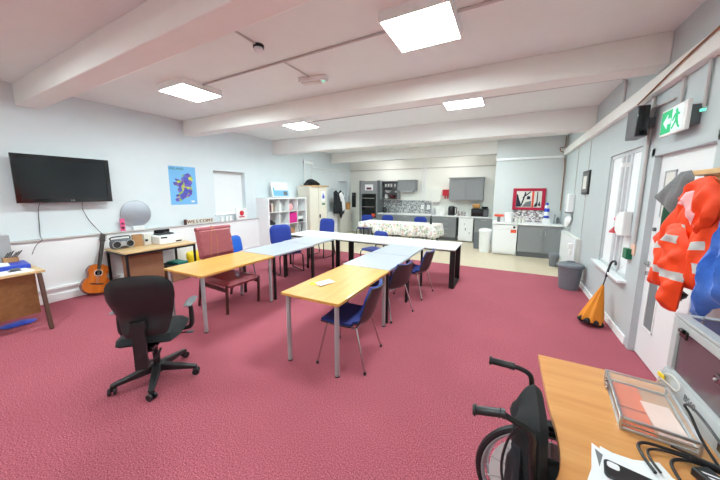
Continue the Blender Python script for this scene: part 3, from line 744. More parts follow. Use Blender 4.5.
t = thing('magazine_file', 'speckled grey box file on the side table left of the printer', 'box file', MB().box(-6.05, -5.95, 2.63, 2.74, .741, .94, rad(-10)), 'offwhite', .004)
obj('label_spot', MB().box(-5.951, -5.944, 2.645, 2.685, .81, .85, rad(-10), (-6.0, 2.66, 0)), 'navy', t)
t = th('printer', 'white desktop printer on the side table with black top tray', 'printer', (-5.95, 2.98, .74))
obj('body', MB().box(-6.12, -5.72, 2.76, 3.20, .741, .90), 'gloss_white', t, .015)
obj('tray', MB().box(-6.08, -5.90, 2.84, 3.12, .90, .925), 'blackp', t, .004)
obj('paper_support', MB().box(-6.10, -6.085, 2.86, 3.14, .925, .985).box(-6.06, -6.04, 2.88, 3.02, .925, .97), 'gloss_black', t, .004)
obj('control_panel', MB().box(-5.722, -5.716, 2.79, 2.90, .86, .885).box(-5.722, -5.716, 3.05, 3.16, .765, .79), 'gloss_black', t)
thing('brown_panel_box', 'large flat brown box standing under the side table', 'box', MB().box(-5.74, -5.60, 2.17, 2.74, 0, .655), 'brown', .006)
t = th('grey_tub', 'brown box with a black lid under the far end of the side table', 'box', (-5.85, 3.12, 0))
obj('body', MB().box(-6.05, -5.62, 2.86, 3.22, 0, .27), 'brown', t, .008)
obj('lid', MB().box(-6.07, -5.60, 2.84, 3.24, .27, .31), 'blackp', t, .012)
thing('teal_folder', 'teal folder lying on the black-lidded box', 'folder', MB().box(-6.0, -5.68, 3.0, 3.22, .311, .345, rad(8)), 'teal', .003)
t = thing('plastic_crate', 'clear pale storage crate on the floor under the side table', 'crate', MB().box(-6.16, -5.78, 2.44, 2.82, .0, .14), 'offwhite', .01)
thing('yellow_bag', 'bright yellow bag behind the low side table, left of the pink chair', 'bag', MB().puffy(rrect(.30, .46, .05), .05, lambda u, v, w: (-5.98+w, 3.52+u, .235+v), pad_t(.07, .12), pad_t(.06, .12)), 'yellow')
thing('white_carrier_bag', 'white plastic bag on the floor between guitar and brown box', 'bag', MB().puffy(rrect(.28, .30, .1), .05, lambda u, v, w: (-5.93+w, 2.27+u*.6, .153+v), lambda u, v, d: .07*min(1, d/.1)**.5+.008*sin(60*u+40*v), pad_t(.06, .1)), 'paper')

# left desk with papers
t = th('oak_desk', 'oak desk with brown metal leg at the left edge of the view', 'desk', (-5.5, .4, 0))
obj('desktop', MB().box(-5.97, -5.16, -.55, 1.15, .712, .74), 'oak_top', t, .003)
obj('front_panel', MB().box(-5.235, -5.21, -.5, 1.07, .19, .711), 'oak', t, .002)
for y in (1.09, -.49):
    obj('leg', MB().prism([(-5.20, .71), (-5.14, .71), (-5.0, .012), (-5.05, .012)], y-.012, y+.025, lambda u, v, w: (u, w, v)), 'leg_brown', t, .004)
    obj('leg', MB().box(-5.96, -5.92, y-.012, y+.025, .012, .711), 'brown', t, .004)
obj('leg_foot', MB().cyl((-5.022, 1.098, 0), (-5.022, 1.098, .014), .02, 10), 'blackp', t)
thing('blue_storage_tray', 'blue plastic lid lying on the carpet under the oak desk', 'lid', MB().puffy(rrect(.22, .32, .1), .06, lambda u, v, w: (-5.56+u, .93+v, .014+w), pad_t(.02, .05), pad_t(.012, .05)), 'folder_blue')
thing('blue_folder', 'royal blue ring folder lying at the back of the oak desk under white sheets', 'folder', MB().box(-5.86, -5.47, .60, 1.11, .741, .795, rad(-4)), 'folder_blue', .006)
for i, (x0, x1, y0, y1, z, a, lab) in enumerate(((-5.44, -5.19, .72, 1.06, .7412, 5, 'loose white sheets on the front corner of the oak desk'), (-5.78, -5.52, .62, .95, .797, -6, 'white sheets on top of the blue folder on the oak desk'), (-5.45, -5.20, .2, .62, .7412, -3, 'white sheets at the very left edge on the oak desk'))):
    thing('paper_sheets', lab, 'papers', MB().box(x0, x1, y0, y1, z, z+.01, rad(a)), 'paper', 0, 'papers on the oak desk')
t = thing('stapler', 'small dark grey stapler on the papers of the oak desk', 'stapler', MB().box(-5.36, -5.31, .90, .98, .758, .785), 'armgrey', .01)
obj('stapler_base', MB().box(-5.37, -5.30, .885, .99, .7515, .758), 'blackp', t, .002)
t = th('computer_tower', 'grey and black computer box at the left edge on the oak desk', 'computer', (-5.93, .95, .74))
obj('body', MB().box(-6.03, -5.905, .70, 1.04, .741, 1.15), 'silver', t, .008)
obj('front_panel', MB().box(-6.02, -5.915, .685, .70, .76, 1.13), 'blackp', t, .004)
t = th('pen_pot', 'cardboard tray of pens and clips on the oak desk beside the computer box', 'pen pot', (-5.8, 1.0, .797))
obj('tray', MB().box(-5.84, -5.74, .93, 1.06, .797, .86), 'card', t, .004)
for k in range(6): obj('pen', MB().cyl((-5.80+.008*k, .95+.018*k, .855), (-5.81+.012*k, .99+.022*k, .92+.012*(k % 3)), .006, 6), 'blackp', t)

# ------------------------------------------------------------------ bookcase and cupboard on the left wall
bx0, bx1, by0, by1, bh = -6.32, -5.85, 5.605, 7.27, 1.575
t = th('cube_bookcase', 'white four by four cube bookcase against the left wall', 'bookcase', (-6.05, 6.4, 0))
fr = MB().box(bx0, bx1, by0, by0+.04, 0, bh).box(bx0, bx1, by1-.04, by1, 0, bh).box(bx0, bx1, by0+.04, by1-.04, 0, .04).box(bx0, bx1, by0+.04, by1-.04, bh-.04, bh)
obj('frame', fr, 'gloss_white', t, .002)
cw, chh = (by1-by0-.08)/4, (bh-.08)/4
sh = MB()
for k in (1, 2, 3):
    sh.box(bx0+.01, bx1-.005, by0+.04+cw*k-.008, by0+.04+cw*k+.008, .04, bh-.04)
    sh.box(bx0+.01, bx1-.006, by0+.04, by1-.04, .04+chh*k-.008, .04+chh*k+.008)
obj('shelf_grid', sh, 'gloss_white', t)
obj('back_panel', MB().box(bx0-.005, bx0+.005, by0+.02, by1-.02, .02, bh-.02), 'offwhite', t)
def cell(c, r): return by0+.04+cw*c, .04+chh*(3-r)+.009
y, z = cell(2, 1); thing('magenta_box', 'magenta fabric storage box in the bookcase', 'storage box', MB().box(-6.18, -5.87, y+.02, y+cw-.03, z, z+.30), 'magenta', .006)
def books(c, r, cols, lab, group, x0=-6.15, x1=-5.93):
    y, z = cell(c, r); yy = y+.04
    for i, (wd, hh, mm) in enumerate(cols):
        thing('book', lab[i], 'book', MB().box(x0, x1, yy, yy+wd, z, z+hh), mm, .002, group); yy += wd+.003
books(0, 0, [(.05, .26, 'brown'), (.06, .22, 'maroon'), (.05, .25, 'offwhite'), (.04, .2, 'card')], ['brown file at the left of the top left bookcase cell', 'maroon book in the top left bookcase cell', 'off-white book in the top left bookcase cell', 'buff book at the right of the top left bookcase cell'], 'books in the top left cell')
books(1, 0, [(.06, .24, 'offwhite'), (.05, .27, 'paper'), (.05, .2, 'conduit')], ['off-white folder in the second cell of the top bookcase row', 'tall white folder in the second cell of the top bookcase row', 'grey folder in the second cell of the top bookcase row'], 'folders in the second top cell')
y, z = cell(2, 0); thing('pink_toys', 'pale pink cloth bundle in the top bookcase cell above the magenta box', 'cloth', MB().puffy(rrect(.26, .2, .08), .04, lambda u, v, w: (-5.98+w, y+.17+u, z+.11+v), lambda u, v, d: .06*min(1, d/.06)**.5+.01*sin(50*u+30*v), pad_t(.06, .06)), 'pinklining')
books(1, 1, [(.05, .26, 'offwhite'), (.03, .24, 'conduit')], ['off-white binder in the second row, second bookcase cell', 'grey binder in the second row, second bookcase cell'], 'binders in the second row')
y, z = cell(0, 1); thing('black_bag', 'black bag slumped in the left bookcase cell behind the blue chair', 'bag', MB().puffy([(.0, 0), (.30, 0), (.28, .08), (.14, .15), (.02, .20)], .04, lambda u, v, w: (-5.98+w, y+.02+u, z+v), pad_t(.08, .06), pad_t(.08, .06)), 'darkcloth')
y, z = cell(3, 1)
for i in range(2): thing('paper_tray', '%s paper tray in the right-hand bookcase cell beside the magenta box' % ('black lower', 'white upper')[i], 'paper tray', MB().box(-6.15, -5.9, y+.03, y+.30, z+.09*i, z+.08+.09*i), ('blackp', 'white')[i], .004, 'paper trays in the bookcase')
books(3, 2, [(.05, .25, 'paper'), (.05, .27, 'blackp'), (.05, .26, 'paper'), (.05, .24, 'blackp')], ['leftmost white binder in the third row right bookcase cell', 'left black binder in the third row right bookcase cell', 'second white binder in the third row right bookcase cell', 'right black binder in the third row right bookcase cell'], 'binders in the third row')
y, z = cell(2, 2); thing('buff_box', 'buff card box in the bookcase cell under the magenta box', 'box', MB().box(-6.15, -5.9, y+.05, y+.28, z, z+.2), 'card', .004)
t = th('poster_board', 'white and blue picture board leaning on top of the bookcase', 'picture', (-6.1, 6.32, bh))
Rb = Matrix.Rotation(rad(-9), 3, 'Y')
def ob(b, x0, x1, y0, y1, z0, z1):
    c = Vector(((x0+x1)/2, (y0+y1)/2, (z0+z1)/2)); return b.obox(Vector((-6.06, 6.32, bh+.022))+Rb @ c, (x1-x0, y1-y0, z1-z0), Rb)
obj('board', ob(MB(), -.02, .02, -.32, .34, 0, .44), 'paper', t)
obj('blue_print', ob(ob(MB(), .0202, .0215, -.30, .33, .02, .19), .0202, .0215, -.30, -.24, .19, .27), 'mapblue', t)
obj('photo_print', ob(MB(), .0215, .0225, .12, .28, .04, .16), 'greycloth', t)
# cupboard
cx0, cx1, cy0, cy1, chi = -6.26, -5.76, 7.32, 8.30, 1.93
t = th('tall_cupboard', 'cream double-door cupboard beside the white bookcase', 'cupboard', (-6.0, 7.8, 0))
obj('body', MB().box(cx0, cx1-.02, cy0, cy1, 0, chi), 'cream', t, .003)
for y0, y1, hy in ((cy0+.005, (cy0+cy1)/2-.003, (cy0+cy1)/2-.05), ((cy0+cy1)/2+.003, cy1-.005, (cy0+cy1)/2+.05)):
    d = obj('door', MB().box(cx1-.02, cx1, y0, y1, .04, chi-.02), 'cream', t, .003)
    if hy > 7.82: obj('handle', MB().box(cx1, cx1+.02, hy-.02, hy+.03, .86, .98), 'gloss_black', d, .003)
obj('notice', MB().box(cx1, cx1+.002, 7.98, 8.20, 1.43, 1.78), 'paper', t)
obj('notice_picture', MB().box(cx1+.002, cx1+.003, 8.03, 8.15, 1.52, 1.63).box(cx1+.002, cx1+.003, 8.05, 8.10, 1.63, 1.70), 'folder_blue', t)
obj('green_label', MB().box(cx1, cx1+.002, 8.0, 8.18, 1.30, 1.36), 'green_box', t)
obj('door_seam', MB().box(cx1-.001, cx1+.001, (cy0+cy1)/2-.003, (cy0+cy1)/2+.003, .04, chi-.02), 'armgrey', t)
thing('wooden_tray', 'flat wooden board lying on top of the cream cupboard', 'board', MB().box(-6.22, -5.70, 7.40, 8.36, chi, chi+.035), 'pine', .003)
thing('black_holdall', 'black bag lying on top of the cream cupboard', 'bag', MB().puffy([(-.45, 0), (.40, 0), (.42, .08), (.22, .17), (.02, .22), (-.16, .20), (-.28, .09), (-.42, .05)], .05, lambda u, v, w: (-5.97+w, 7.72+u, chi+.037+v), lambda u, v, d: .15*min(1, d/.1)**.5, pad_t(.15, .1)), 'darkcloth')

# ------------------------------------------------------------------ rear left corner
t = th('white_drawer_unit', 'low white drawer unit at the rear left wall beyond the cupboard', 'drawers', (-6.0, 9.3, 0))
obj('body', MB().box(-6.3, -6.12, 8.95, 9.55, 0, .98), 'white', t, .004)
for k in range(3):
    d = obj('drawer', MB().box(-6.12, -6.102, 8.97, 9.53, .05+k*.31, .34+k*.31), 'gloss_white', t, .004)
    obj('handle', MB().box(-6.102, -6.085, 9.2, 9.3, .2+k*.31, .215+k*.31), 'alu', d)
t = th('cream_cupboard', 'cream low cupboard in the rear left corner behind the hanging coat', 'cupboard', (-6.0, 10.3, 0))
obj('body', MB().box(-6.3, -6.10, 9.75, 10.70, 0, 1.0), 'offwhite', t, .01)
dd = obj('door', MB().box(-6.10, -6.08, 9.76, 10.69, .06, .97), 'offwhite', t, .01)
obj('handle', MB().box(-6.08, -6.06, 10.6, 10.64, .5, .85), 'alu', dd)
thing('tan_basket', 'tan wicker basket on the cream low cupboard', 'basket', MB().lathe([(.09, 0), (.11, .30), (.10, .30), (.08, .02)], (-6.19, 10.52, 1.001), 16), 'tan')
RC = [(9.045, 1.754), (9.230, 1.835), (9.378, 1.715), (9.534, 1.838), (9.740, 1.715), (9.860, 1.416), (9.800, .90), (9.640, .80), (9.570, .64), (9.440, .90), (9.000, .92), (9.040, 1.318)]
def flat_x(X): return lambda u, v, w: (X-w, u, v)
def flat_xp(X): return lambda u, v, w: (X+w, u, v)
t = th('dark_coat', 'black and white coat hanging on the rear left wall', 'coat', (-6.2, 9.8, 1.8))
fold = lambda T, e, k, a: (lambda u, v, d: T*min(1, d/e)**.5*(1+a*sin(k*u+4*v)))
obj('coat_body', MB().puffy(RC, .05, flat_xp(-5.96), fold(.08, .1, 40, .25), fold(.05, .1, 40, .1)), 'darkcloth', t)
obj('white_stripe', MB().puffy([(9.30, 1.674), (9.48, 1.76), (9.66, 1.62), (9.76, 1.36), (9.74, 1.05), (9.58, .98), (9.48, 1.3)], .05, flat_xp(-5.875), fold(.04, .1, 60, .5), fold(.03, .1, 40, .1)), 'paper', t)
obj('coat_hook', MB().tube([(XL+.002, 9.38, 1.86), (-5.98, 9.38, 1.86), (-5.96, 9.38, 1.78)], .008, 6), 'alu', t)
nb = thing('black_noticeboard', 'narrow black panel on the kitchen wall at the rear left corner', 'noticeboard', MB().box(-6.25, -6.06, YK-.03, YK, 1.08, 1.73), 'gloss_black', .003)
obj('board_notes', MB().box(-6.21, -6.12, YK-.032, YK-.03, 1.60, 1.68), 'armgrey', nb)

# ------------------------------------------------------------------ floral table
t = th('floral_table', 'long table under a white flowered cloth in front of the kitchen', 'table', (-3.05, 8.75, 0))
obj('tabletop', MB().box(-4.40, -1.90, 8.33, 9.14, .71, .733), 'offwhite', t)
for x in (-4.32, -1.98):
    for y in (8.40, 9.07): obj('leg', MB().cyl((x, y, 0), (x, y, .71), .022, 12), 'black', t)
b = MB(); nx, ny = 60, 20; x0, x1, y0, y1 = -4.44, -1.86, 8.29, 9.18
path = [(x0+(x1-x0)*i/nx, y0) for i in range(nx)]+[(x1, y0+(y1-y0)*i/ny) for i in range(ny)]+[(x1-(x1-x0)*i/nx, y1) for i in range(nx)]+[(x0, y1-(y1-y0)*i/ny) for i in range(ny)]
rings = []; cxm, cym = (x0+x1)/2, (y0+y1)/2
for lvl, (dz, wv) in enumerate(((0, 0), (.02, .004), (.12, .02), (.24, .035), (.36, .045))):
    ring = []
    for i, (x, y) in enumerate(path):
        ox = (1 if x >= x1-1e-6 else -1 if x <= x0+1e-6 else 0); oy = (1 if y >= y1-1e-6 else -1 if y <= y0+1e-6 else 0)
        k = wv*sin(i*.9)+wv*.4*sin(i*2.3)
        drop = dz*(1 if x > -3.95 else .45)*(1+.06*sin(i*.35))
        ring.append(b.bm.verts.new((x+ox*(.01+k+wv*.6), y+oy*(.01+k+wv*.6), .742-drop)))
    rings.append(ring)
for A, B in zip(rings, rings[1:]):
    for i in range(len(A)): j = (i+1) % len(A); b.bm.faces.new((A[i], A[j], B[j], B[i]))
b.bm.faces.new(rings[0])
cl = tag(obj('tablecloth', b, 'floral'), 'white tablecloth printed with small pastel flowers, draped over the long table', 'tablecloth')
sm = cl.modifiers.new('thick', 'SOLIDIFY'); sm.thickness = .003; sm.offset = 1
thing('dark_bottle', 'slim black flask standing at the right end of the floral table', 'bottle', MB().lathe([(.035, 0), (.036, .16), (.02, .2), (.02, .24), (.022, .245), (.022, .27)], (-2.12, 8.75, .745), 16), 'blackp')

# ------------------------------------------------------------------ kitchen, back run
YF = 10.36
def shaker_door(par, x0, x1, z0, z1, yf, hx=None, horiz=False, m='kgrey'):
    d = obj('drawer' if horiz else 'door', MB().box(x0, x1, yf, yf+.018, z0, z1), m, par)
    s = .055 if not horiz else .03
    f = MB().box(x0, x0+s, yf-.008, yf, z0, z1).box(x1-s, x1, yf-.008, yf, z0, z1).box(x0+s, x1-s, yf-.008, yf, z0, z0+s).box(x0+s, x1-s, yf-.008, yf, z1-s, z1)
    obj('door_rail', f, m, d, .002)
    if horiz: obj('handle', MB().tube([((x0+x1)/2-.08, yf-.03, z1-.05), ((x0+x1)/2+.08, yf-.03, z1-.05)], .006), 'alu', d)
    elif hx: obj('handle', MB().tube([(hx, yf-.03, z1-.10), (hx, yf-.03, z1-.24)], .006), 'alu', d)
    return d
t = th('oven_tower', 'tall grey kitchen unit with a built-in black double oven', 'oven unit', (-5.1, 10.7, 0))
obj('body', MB().box(-5.50, -4.72, YF+.02, YK-.01, 0, 2.20), 'kgrey', t)
obj('side_panel', MB().box(-5.53, -5.50, YF-.01, YK-.01, 0, 2.22).box(-4.72, -4.70, YF-.01, YK-.01, 0, 2.22), 'kgrey_dark', t)
d = shaker_door(t, -5.48, -4.74, 1.70, 2.18, YF)
obj('door_notice', MB().box(-5.27, -4.90, YF-.012, YF-.009, 1.82, 2.06), 'paper', d)
obj('notice_picture', MB().box(-5.20, -4.98, YF-.014, YF-.012, 1.85, 1.94), 'maroon', d)
ov = obj('oven', MB().box(-5.42, -4.78, YF-.01, YF+.02, .72, 1.68), 'gloss_black', t, .004)
obj('oven_handle', MB().tube([(-5.37, YF-.04, 1.50), (-4.83, YF-.04, 1.50)], .012).tube([(-5.37, YF-.04, 1.15), (-4.83, YF-.04, 1.15)], .012), 'alu', ov)
obj('oven_glass', MB().box(-5.34, -4.86, YF-.014, YF-.01, 1.22, 1.44).box(-5.34, -4.86, YF-.014, YF-.01, .80, 1.08), 'screen', ov)
obj('orange_sticker', MB().box(-4.96, -4.80, YF-.018, YF-.014, .75, .88), 'orange_red', ov)
shaker_door(t, -5.48, -4.74, .12, .70, YF)
t = th('open_shelf_unit', 'grey open wall shelf with crockery between oven and hood cabinet', 'shelf unit', (-4.3, 10.8, 1.5))
obj('body', MB().box(-4.70, -4.66, YF+.28, YK-.01, 1.46, 2.20).box(-3.98, -3.95, YF+.28, YK-.01, 1.46, 2.20).box(-4.66, -3.98, YK-.03, YK-.01, 1.46, 2.20).box(-4.66, -3.98, YF+.28, YK-.03, 2.17, 2.20), 'kgrey', t)
for z in (1.46, 1.70, 1.94): obj('shelf', MB().box(-4.66, -3.98, YF+.29, YK-.03, z, z+.025), 'kgrey_dark', t)
for k, (x, z) in enumerate(((-4.52, 1.965), (-4.40, 1.965), (-4.28, 1.965), (-4.12, 1.965))):
    thing('mug', 'white mug on the top of the open grey shelf, %s' % ('leftmost', 'second from left', 'third from left', 'rightmost')[k], 'mug', MB().lathe([(.035, 0), (.04, .12), (.034, .12), (.03, .01)], (x, 10.78, z+.001), 12), 'white', 0, 'mugs on the open shelf')
thing('white_bowl', 'white bowl stack on the middle open grey shelf', 'bowls', MB().lathe([(.06, 0), (.15, .10), (.14, .10), (.05, .015)], (-4.42, 10.80, 1.726), 18), 'white')
thing('small_cup', 'small white cup at the right of the middle open shelf', 'cup', MB().lathe([(.03, 0), (.045, .08), (.04, .08), (.025, .01)], (-4.08, 10.78, 1.726), 12), 'white')
thing('maroon_dishes', 'maroon dish on the lowest open grey shelf', 'dish', MB().lathe([(.08, 0), (.16, .13), (.15, .13), (.07, .015)], (-4.22, 10.80, 1.486), 18), 'maroon')
thing('white_jug', 'white jug at the left of the lowest open grey shelf', 'jug', MB().lathe([(.06, 0), (.08, .08), (.055, .15), (.06, .18), (.05, .18), (.045, .02)], (-4.50, 10.80, 1.486), 14), 'white')
t = th('hood_cabinet', 'grey wall cabinet with a hob hood below, right of the open shelf', 'cabinet', (-3.6, 10.8, 1.8))
obj('body', MB().box(-3.94, -3.24, YF+.30, YK-.01, 1.80, 2.20), 'kgrey', t)
shaker_door(t, -3.93, -3.25, 1.81, 2.19, YF+.28)
obj('cornice', MB().box(-3.95, -3.22, YF+.25, YK-.01, 2.20, 2.225), 'kgrey', t)
obj('hood', MB().box(-3.85, -3.33, YF+.26, YK-.02, 1.755, 1.80), 'alu', t, .004)
t = th('wall_cabinet', 'grey double-door wall cabinet on the kitchen wall left of the pier', 'cabinet', (-1.35, 10.8, 1.5))
obj('body', MB().box(-1.96, -.80, YF+.30, YK-.01, 1.46, 2.24), 'kgrey', t)
shaker_door(t, -1.95, -1.385, 1.47, 2.23, YF+.28); shaker_door(t, -1.375, -.81, 1.47, 2.23, YF+.28)
obj('cornice', MB().box(-1.98, -.78, YF+.25, YK-.01, 2.24, 2.275), 'kgrey', t)
def base_unit(label, x0, x1, kind):
    t = th('base_unit', label, 'cabinet', ((x0+x1)/2, 10.7, 0), 'grey kitchen base units')
    obj('body', MB().box(x0, x1, YF+.02, YK-.01, .12, .86), 'kgrey', t)
    obj('plinth', MB().box(x0, x1, YF+.06, YF+.08, 0, .12), 'kgrey_dark', t)
    if kind == 'drawers':
        for k in range(4): shaker_door(t, x0+.005, x1-.005, .13+k*.18, .30+k*.18, YF, horiz=True)
    elif kind == 'top':
        shaker_door(t, x0+.005, x1-.005, .68, .85, YF, horiz=True); shaker_door(t, x0+.005, x1-.005, .13, .67, YF, x1-.05)
    else: shaker_door(t, x0+.005, x1-.005, .13, .85, YF, x0+.05)
base_unit('grey base unit under the worktop next to the oven tower', -4.70, -3.92, 'top')
base_unit('grey base unit under the worktop, second from the oven tower', -3.92, -3.10, 'top')
base_unit('grey base unit under the worktop below the white sockets', -3.10, -2.32, 'top')
base_unit('grey drawer unit left of the white undercounter fridge', -2.32, -1.62, 'drawers')
base_unit('grey base unit between the undercounter fridge and the pier', -1.0, -.42, 'top')
thing('worktop', 'long white kitchen worktop along the back wall', 'worktop', MB().box(-4.695, -.405, YF-.02, YK-.01, .865, .905), 'whitetop', .004)
t = th('undercounter_fridge', 'white undercounter fridge in the kitchen back run', 'fridge', (-1.3, 10.6, 0))
obj('body', MB().box(-1.52, -1.04, YF+.02, YK-.06, .02, .85), 'gloss_white', t, .005)
d = obj('door', MB().box(-1.52, -1.04, YF-.04, YF+.015, .03, .845), 'gloss_white', t, .006)
obj('magnets', MB().box(-1.30, -1.27, YF-.045, YF-.04, .42, .50).box(-1.16, -1.14, YF-.045, YF-.04, .3, .36).box(-1.33, -1.31, YF-.045, YF-.04, .62, .66), 'greycloth', d)
thing('tile_splashback', 'grey patterned mosaic splashback behind the kitchen worktop', 'splashback', MB().box(-4.69, -2.66, YK-.014, YK-.002, .906, 1.42), 'tile')
for i, x in enumerate((-3.02, -2.78)): thing('wall_socket', '%s white double socket on the kitchen splashback' % ('left', 'right')[i], 'socket', MB().box(x-.06, x+.06, YK-.032, YK-.0141, 1.08, 1.26), 'white', .004, 'sockets on the splashback')
def bottle(name, lab, cat, prof, x, y, z, m, seg=16): return thing(name, lab, cat, MB().lathe(prof, (x, y, z), seg), m)
WT = .906
bottle('coffee_jar', 'dark jar on the worktop beside the oven tower', 'jar', [(.08, 0), (.08, .16), (.06, .2), (.06, .24)], -4.52, 10.7, WT, 'blackp')
bottle('utensil_pot', 'grey pot of utensils beside the dark jar', 'pot', [(.06, 0), (.065, .18), (.05, .18), (.05, .02)], -4.32, 10.68, WT, 'greycloth')
bottle('steel_kettle', 'steel kettle on the worktop right of the splashback', 'kettle', [(.09, 0), (.10, .03), (.085, .18), (.04, .24), (.015, .25), (.015, .27)], -2.50, 10.65, WT, 'alu')
t = th('white_dispenser', 'white paper dispenser on the kitchen wall above the kettle', 'dispenser', (-2.4, YK-.06, 1.35))
obj('body', MB().box(-2.66, -2.30, YK-.13, YK, 1.38, 1.84), 'cream_wall', t, .01)
obj('lower_tray', MB().box(-2.60, -2.36, YK-.13, YK-.02, 1.30, 1.38), 'conduit', t, .008)
t = th('first_aid_box', 'red box on the kitchen wall left of the wall cabinet', 'box', (-2.1, YK-.05, 1.55))
obj('body', MB().box(-2.24, -1.99, YK-.11, YK, 1.62, 1.85), 'red', t, .01)
obj('red_strap', MB().box(-2.16, -2.12, YK-.115, YK-.06, 1.50, 1.62).box(-2.06, -2.02, YK-.115, YK-.06, 1.50, 1.62), 'red', t)
for i, (x, h) in enumerate(((-2.33, .26), (-2.22, .32), (-2.12, .28))):
    bottle('white_bottle', 'white kitchen bottle under the red box, %s' % ('leftmost of three', 'tall middle of three', 'rightmost of three')[i], 'bottle', [(.042, 0), (.044, h*.6), (.022, h*.8), (.022, h)], x, 10.66, WT, 'white')
t = th('coffee_machine', 'black kettle-shaped appliance on the worktop below the wall cabinet', 'kettle', (-1.82, 10.65, WT))
obj('body', MB().lathe([(.12, 0), (.13, .05), (.125, .26), (.10, .33), (.03, .35)], (-1.84, 10.65, WT), 20), 'gloss_black', t)
obj('handle', MB().tube([(-1.73, 10.6, WT+.3), (-1.66, 10.6, WT+.28), (-1.66, 10.6, WT+.08), (-1.72, 10.6, WT+.05)], .014, 8, 3), 'blackp', t)
for i, x in enumerate((-1.58, -1.48, -1.38)):
    bottle('patterned_mug', 'small dark patterned mug between kettle and microwave, %s' % ('leftmost', 'middle', 'rightmost')[i], 'mug', [(.04, 0), (.042, .15), (.035, .15), (.03, .01)], x, 10.62, WT, 'tile2')
bottle('white_cup', 'white cup left of the black microwave', 'cup', [(.035, 0), (.045, .12), (.04, .12), (.03, .01)], -1.27, 10.6, WT, 'white')
t = th('microwave', 'black microwave oven on the worktop beside the pier', 'microwave', (-.85, 10.65, WT))
obj('body', MB().box(-1.14, -.60, 10.46, 10.86, WT, WT+.27), 'blackp', t, .008)
obj('door_glass', MB().box(-1.10, -.76, 10.448, 10.46, WT+.04, WT+.23), 'gloss_black', t)
obj('control_panel', MB().box(-.74, -.62, 10.45, 10.46, WT+.04, WT+.23), 'armgrey', t)
thing('bread_loaf', 'loaf of bread on top of the microwave', 'bread', MB().puffy(rrect(.26, .16, .06), .03, lambda u, v, w: (-1.0+u, 10.66+w, WT+.353+v), pad_t(.07, .05), pad_t(.07, .05)), 'tan')
bottle('frying_pan', 'dark pan on top of the microwave beside the bread', 'pan', [(.08, 0), (.12, .07), (.11, .07), (.07, .01)], -.73, 10.66, WT+.271, 'blackp')
thing('switch_plate', 'small white switch on the kitchen wall beside the pier', 'switch', MB().box(-.62, -.54, YK-.02, YK, 1.86, 1.98), 'white', .003)

# ------------------------------------------------------------------ kitchen, pier side run
PF = 8.66
t = th('dishwasher', 'white dishwasher with a red-orange sticker under the pier worktop', 'dishwasher', (-.05, 8.95, 0))
obj('body', MB().box(-.34, .26, PF+.03, 9.25, .02, .85), 'gloss_white', t, .004)
d = obj('door', MB().box(-.335, .255, PF-.02, PF+.028, .08, .72), 'gloss_white', t, .006)
p = obj('control_panel', MB().box(-.335, .255, PF-.02, PF+.028, .725, .845), 'white', t, .006)
obj('dial', MB().box(.155, .205, PF-.03, PF-.02, .765, .82), 'gloss_black', p, .003)
obj('sticker', MB().box(.10, .235, PF-.024, PF-.0201, .64, .725), 'orange_red', d)
def pier_unit(label, x0, x1, hx):
    t = th('base_unit', label, 'cabinet', ((x0+x1)/2, 8.95, 0), 'grey kitchen base units')
    obj('body', MB().box(x0, x1, PF+.02, 9.28, .13, .86), 'kgrey', t)
    obj('plinth', MB().box(x0, x1, PF+.05, PF+.07, 0, .13), 'kgrey_dark', t)
    shaker_door(t, x0+.005, x1-.005, .14, .85, PF, hx)
pier_unit('wide grey base unit right of the dishwasher', .275, .86, .80)
pier_unit('narrow grey base unit in the corner beside the radiator', .86, 1.255, .90)
thing('worktop', 'short white worktop on the pier run above the dishwasher', 'worktop', MB().box(-.36, 1.275, PF-.03, 9.295, .865, .905), 'whitetop', .004)
thing('tile_splashback', 'speckled mosaic splashback strip below the red-framed picture', 'splashback', MB().box(.12, .98, 9.286, 9.3, .906, 1.24), 'tile2')
t = th('red_framed_picture', 'black and white street picture in a crimson frame on the pier', 'picture', (.48, 9.27, 1.25))
x0, x1, z0, z1 = .10, .89, 1.245, 1.855
f = MB()
for a in ((x0, x0+.085, z0, z1), (x1-.085, x1, z0, z1), (x0+.085, x1-.085, z0, z0+.075), (x0+.085, x1-.085, z1-.075, z1)): f.box(a[0], a[1], 9.258, 9.3, a[2], a[3])
obj('frame', f, 'crimson', t, .006)
pr = obj('print', MB().box(x0+.08, x1-.08, 9.276, 9.285, z0+.07, z1-.07), 'offwhite', t)
def ppoly(pts): return MB().prism(pts, 9.272, 9.276, lambda u, v, w: (x0+u, w, z0+v))
b = MB()
for pts in (((.09, .09), (.22, .09), (.20, .2), (.16, .3), (.13, .42), (.09, .46)), ((.20, .12), (.235, .12), (.33, .48), (.30, .52)), ((.34, .3), (.43, .3), (.43, .38), (.36, .40)), ((.25, .33), (.44, .5), (.43, .53), (.24, .36)), ((.585, .12), (.615, .12), (.61, .52), (.59, .52)), ((.62, .14), (.69, .10), (.66, .26)), ((.52, .10), (.60, .09), (.58, .22))): b.prism(pts, 9.272, 9.276, lambda u, v, w: (x0+u, w, z0+v))
obj('print_shapes', b, 'navy', pr)
obj('print_stripe', ppoly([(.47, .08), (.52, .08), (.52, .53), (.47, .53)]), 'orange_red', pr)
obj('print_grey', MB().prism([(.235, .09), (.46, .09), (.46, .26), (.33, .22)], 9.273, 9.276, lambda u, v, w: (x0+u, w, z0+v)), 'greycloth', pr)
WP = .906
t = th('red_kitchen_scale', 'red-topped kitchen gadget at the left end of the pier worktop', 'scale', (-.22, 8.95, WP))
obj('red_top', MB().box(-.34, -.10, 8.86, 9.04, WP+.15, WP+.21), 'orange_red', t, .01)
obj('stand', MB().box(-.26, -.18, 8.9, 9.0, WP, WP+.15), 'greycloth', t, .01)
